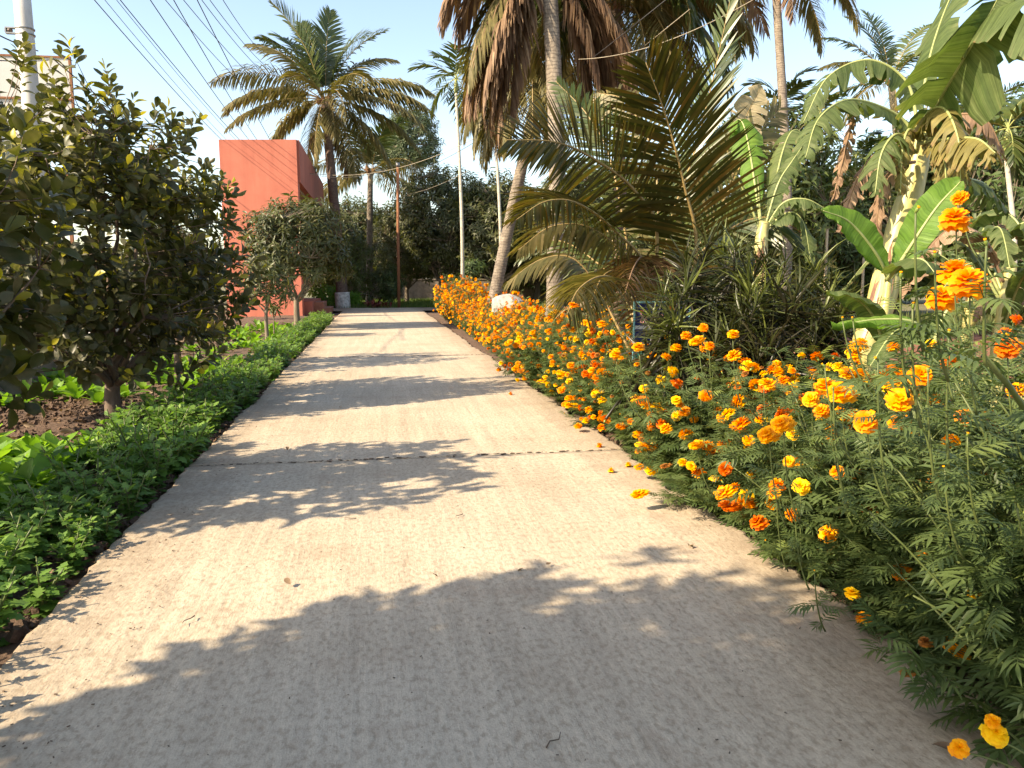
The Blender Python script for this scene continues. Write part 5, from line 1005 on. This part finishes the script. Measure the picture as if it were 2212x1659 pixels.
cable(at(-60, 45, 14), at(82, 110, 18.9), .05, .016, 'black cable reaching the pole bracket from the left edge', grp=None); cable(at(-60, 125, 12), at(118, 128, 19), .05, .010, 'thin wire crossing the pole just below its bracket', grp=None)
cable(at(112, 125, 19), at(590, 470, 40), .35, .015, 'cable running down from the pole behind the jackfruit crown', grp=None)
cable(at(663, 373, 36), at(1045, 288, 30), .65, .011, 'pale rope strung from the house parapet past the rusty post', 'rope', None); cable(at(663, 374, 36), at(866, 350, 39.8), .45, .010, 'second pale rope from the house parapet to the rusty post', 'rope', None)
cable(at(866, 378, 39.7), at(1450, -10, 12), .5, .008, 'dark wire rising from the rusty post past the thick palm, lower one', grp=None); cable(at(880, 420, 41), at(1490, 20, 14), .6, .007, 'pale wire rising from the post past the thick palm, upper one', 'rope', None)
cable(at(1250, 128, 15), at(1660, -20, 11), .22, .006, 'straw coloured rope slung right from the thick palm trunk', 'rope', None)

# ------------------------------------------------------------------ small litter on the road
def on_road(px, py, z=.012):
    d = _f + _r * (px - 1106) / FPX - _u * (py - 829.5) / FPX; return EYE + d * ((z - CAM_H) / d[2])
dl = [Geo().add(*[x for x in (t_[0] * [1, 1, 1.6] , t_[1])], .3 + .3 * k).mesh('dry_leaf', M['dead']) for k, t_ in enumerate(JACK)]
for i, (px, py, s, lab) in enumerate(((2015, 1608, .07, 'curled grey dry leaf near the bottom right corner'), (628, 1262, .05, 'small brown dry leaf left of the road middle'), (1488, 1180, .07, 'brown dead marigold lying before the bed edge'), (620, 965, .06, 'dark dry leaf by the left road edge'), (735, 880, .05, 'dry leaf on the shaded far road'), (1130, 1228, .05, 'tiny leaf lying on the middle of the road'), (935, 1240, .035, 'small brown crumb on the sunlit road'), (1190, 1215, .035, 'thin leaf scrap right of the middle of the road'))):
    put(dl[i % 3], 'dry_leaf', None, on_road(px, py, .018), s, (gm.uniform(-.4, .4), gm.uniform(-.4, .4), gm.uniform(0, 6))); tag(bpy.data.objects[-1] if False else COL.objects[-1], lab, 'leaf')
for i, (px, py, lab) in enumerate(((1180, 1615, 'dark bent twig on the shaded road at the bottom'), (770, 1120, 'thin twig on the shaded left half of the road'), (850, 985, 'thin straw lying by the road joint'), (420, 1330, 'short dark twig near the left road edge'), (1000, 1110, 'thin straw in the middle of the road'))):
    p = on_road(px, py, .01); P = np.array([[0, 0, 0], [.03, .012, .004], [.06, .0, .002], [.09, .02, .006]]); a = gm.uniform(0, 6.28); P = P @ np.array([[math.cos(a), -math.sin(a), 0], [math.sin(a), math.cos(a), 0], [0, 0, 1]]); V, Q, r = tube(P, [.003, .0025, .002, .001], 5); o = Geo().add(V, Q).obj('twig', M['twig']); o.location = tuple(p); tag(o, lab, 'twig')
def crumbs(name, n, xr, yr, a, b, m, z):
    V0 = np.array(box(-1, 1, -.45, .45, -.25, .25)[0]); Q0 = np.array(box(-1, 1, -1, 1, -1, 1)[1]); T = np.stack([gl.uniform(*xr, n), 1.6 + (yr[1] - 1.6) * gl.random(n) ** 2, np.full(n, z)], -1); th = gl.uniform(0, 6.28, n); D_ = np.stack([np.cos(th), np.sin(th), 0 * th], -1)
    V, Q, r = scatter((V0, Q0), frames(D_, np.tile([0, 0, 1.0], (n, 1))), T, a + (b - a) * gl.random(n) ** 3, gl.random(n)); return tag(Geo().add(V, Q, r).obj(name, m, smooth=False), kind='stuff')
for yj in (6.386, 14.98):
    n = 160; T = np.stack([gl.uniform(-1.45, 2.1, n), yj + gl.normal(0, .012, n), np.full(n, .003)], -1); th = gl.normal(0, .5, n); D_ = np.stack([np.cos(th), np.sin(th), 0 * th], -1); bx = box(-1, 1, -.3, .3, -.2, .2); V, Q, r = scatter((np.array(bx[0]), np.array(bx[1])), frames(D_, np.tile([0, 0, 1.0], (n, 1))), T, .004 + .018 * gl.random(n) ** 2, gl.random(n)); tag(Geo().add(V, Q, r).obj('joint_debris', M['twig'], smooth=False), kind='stuff')
crumbs('road_grit', 1500, (-1.45, 2.1), (1.6, 24), .001, .005, M['twig'], .004); crumbs('road_grit_edge', 900, (-1.5, -1.0), (1.6, 20), .0015, .006, M['soil'], .004)
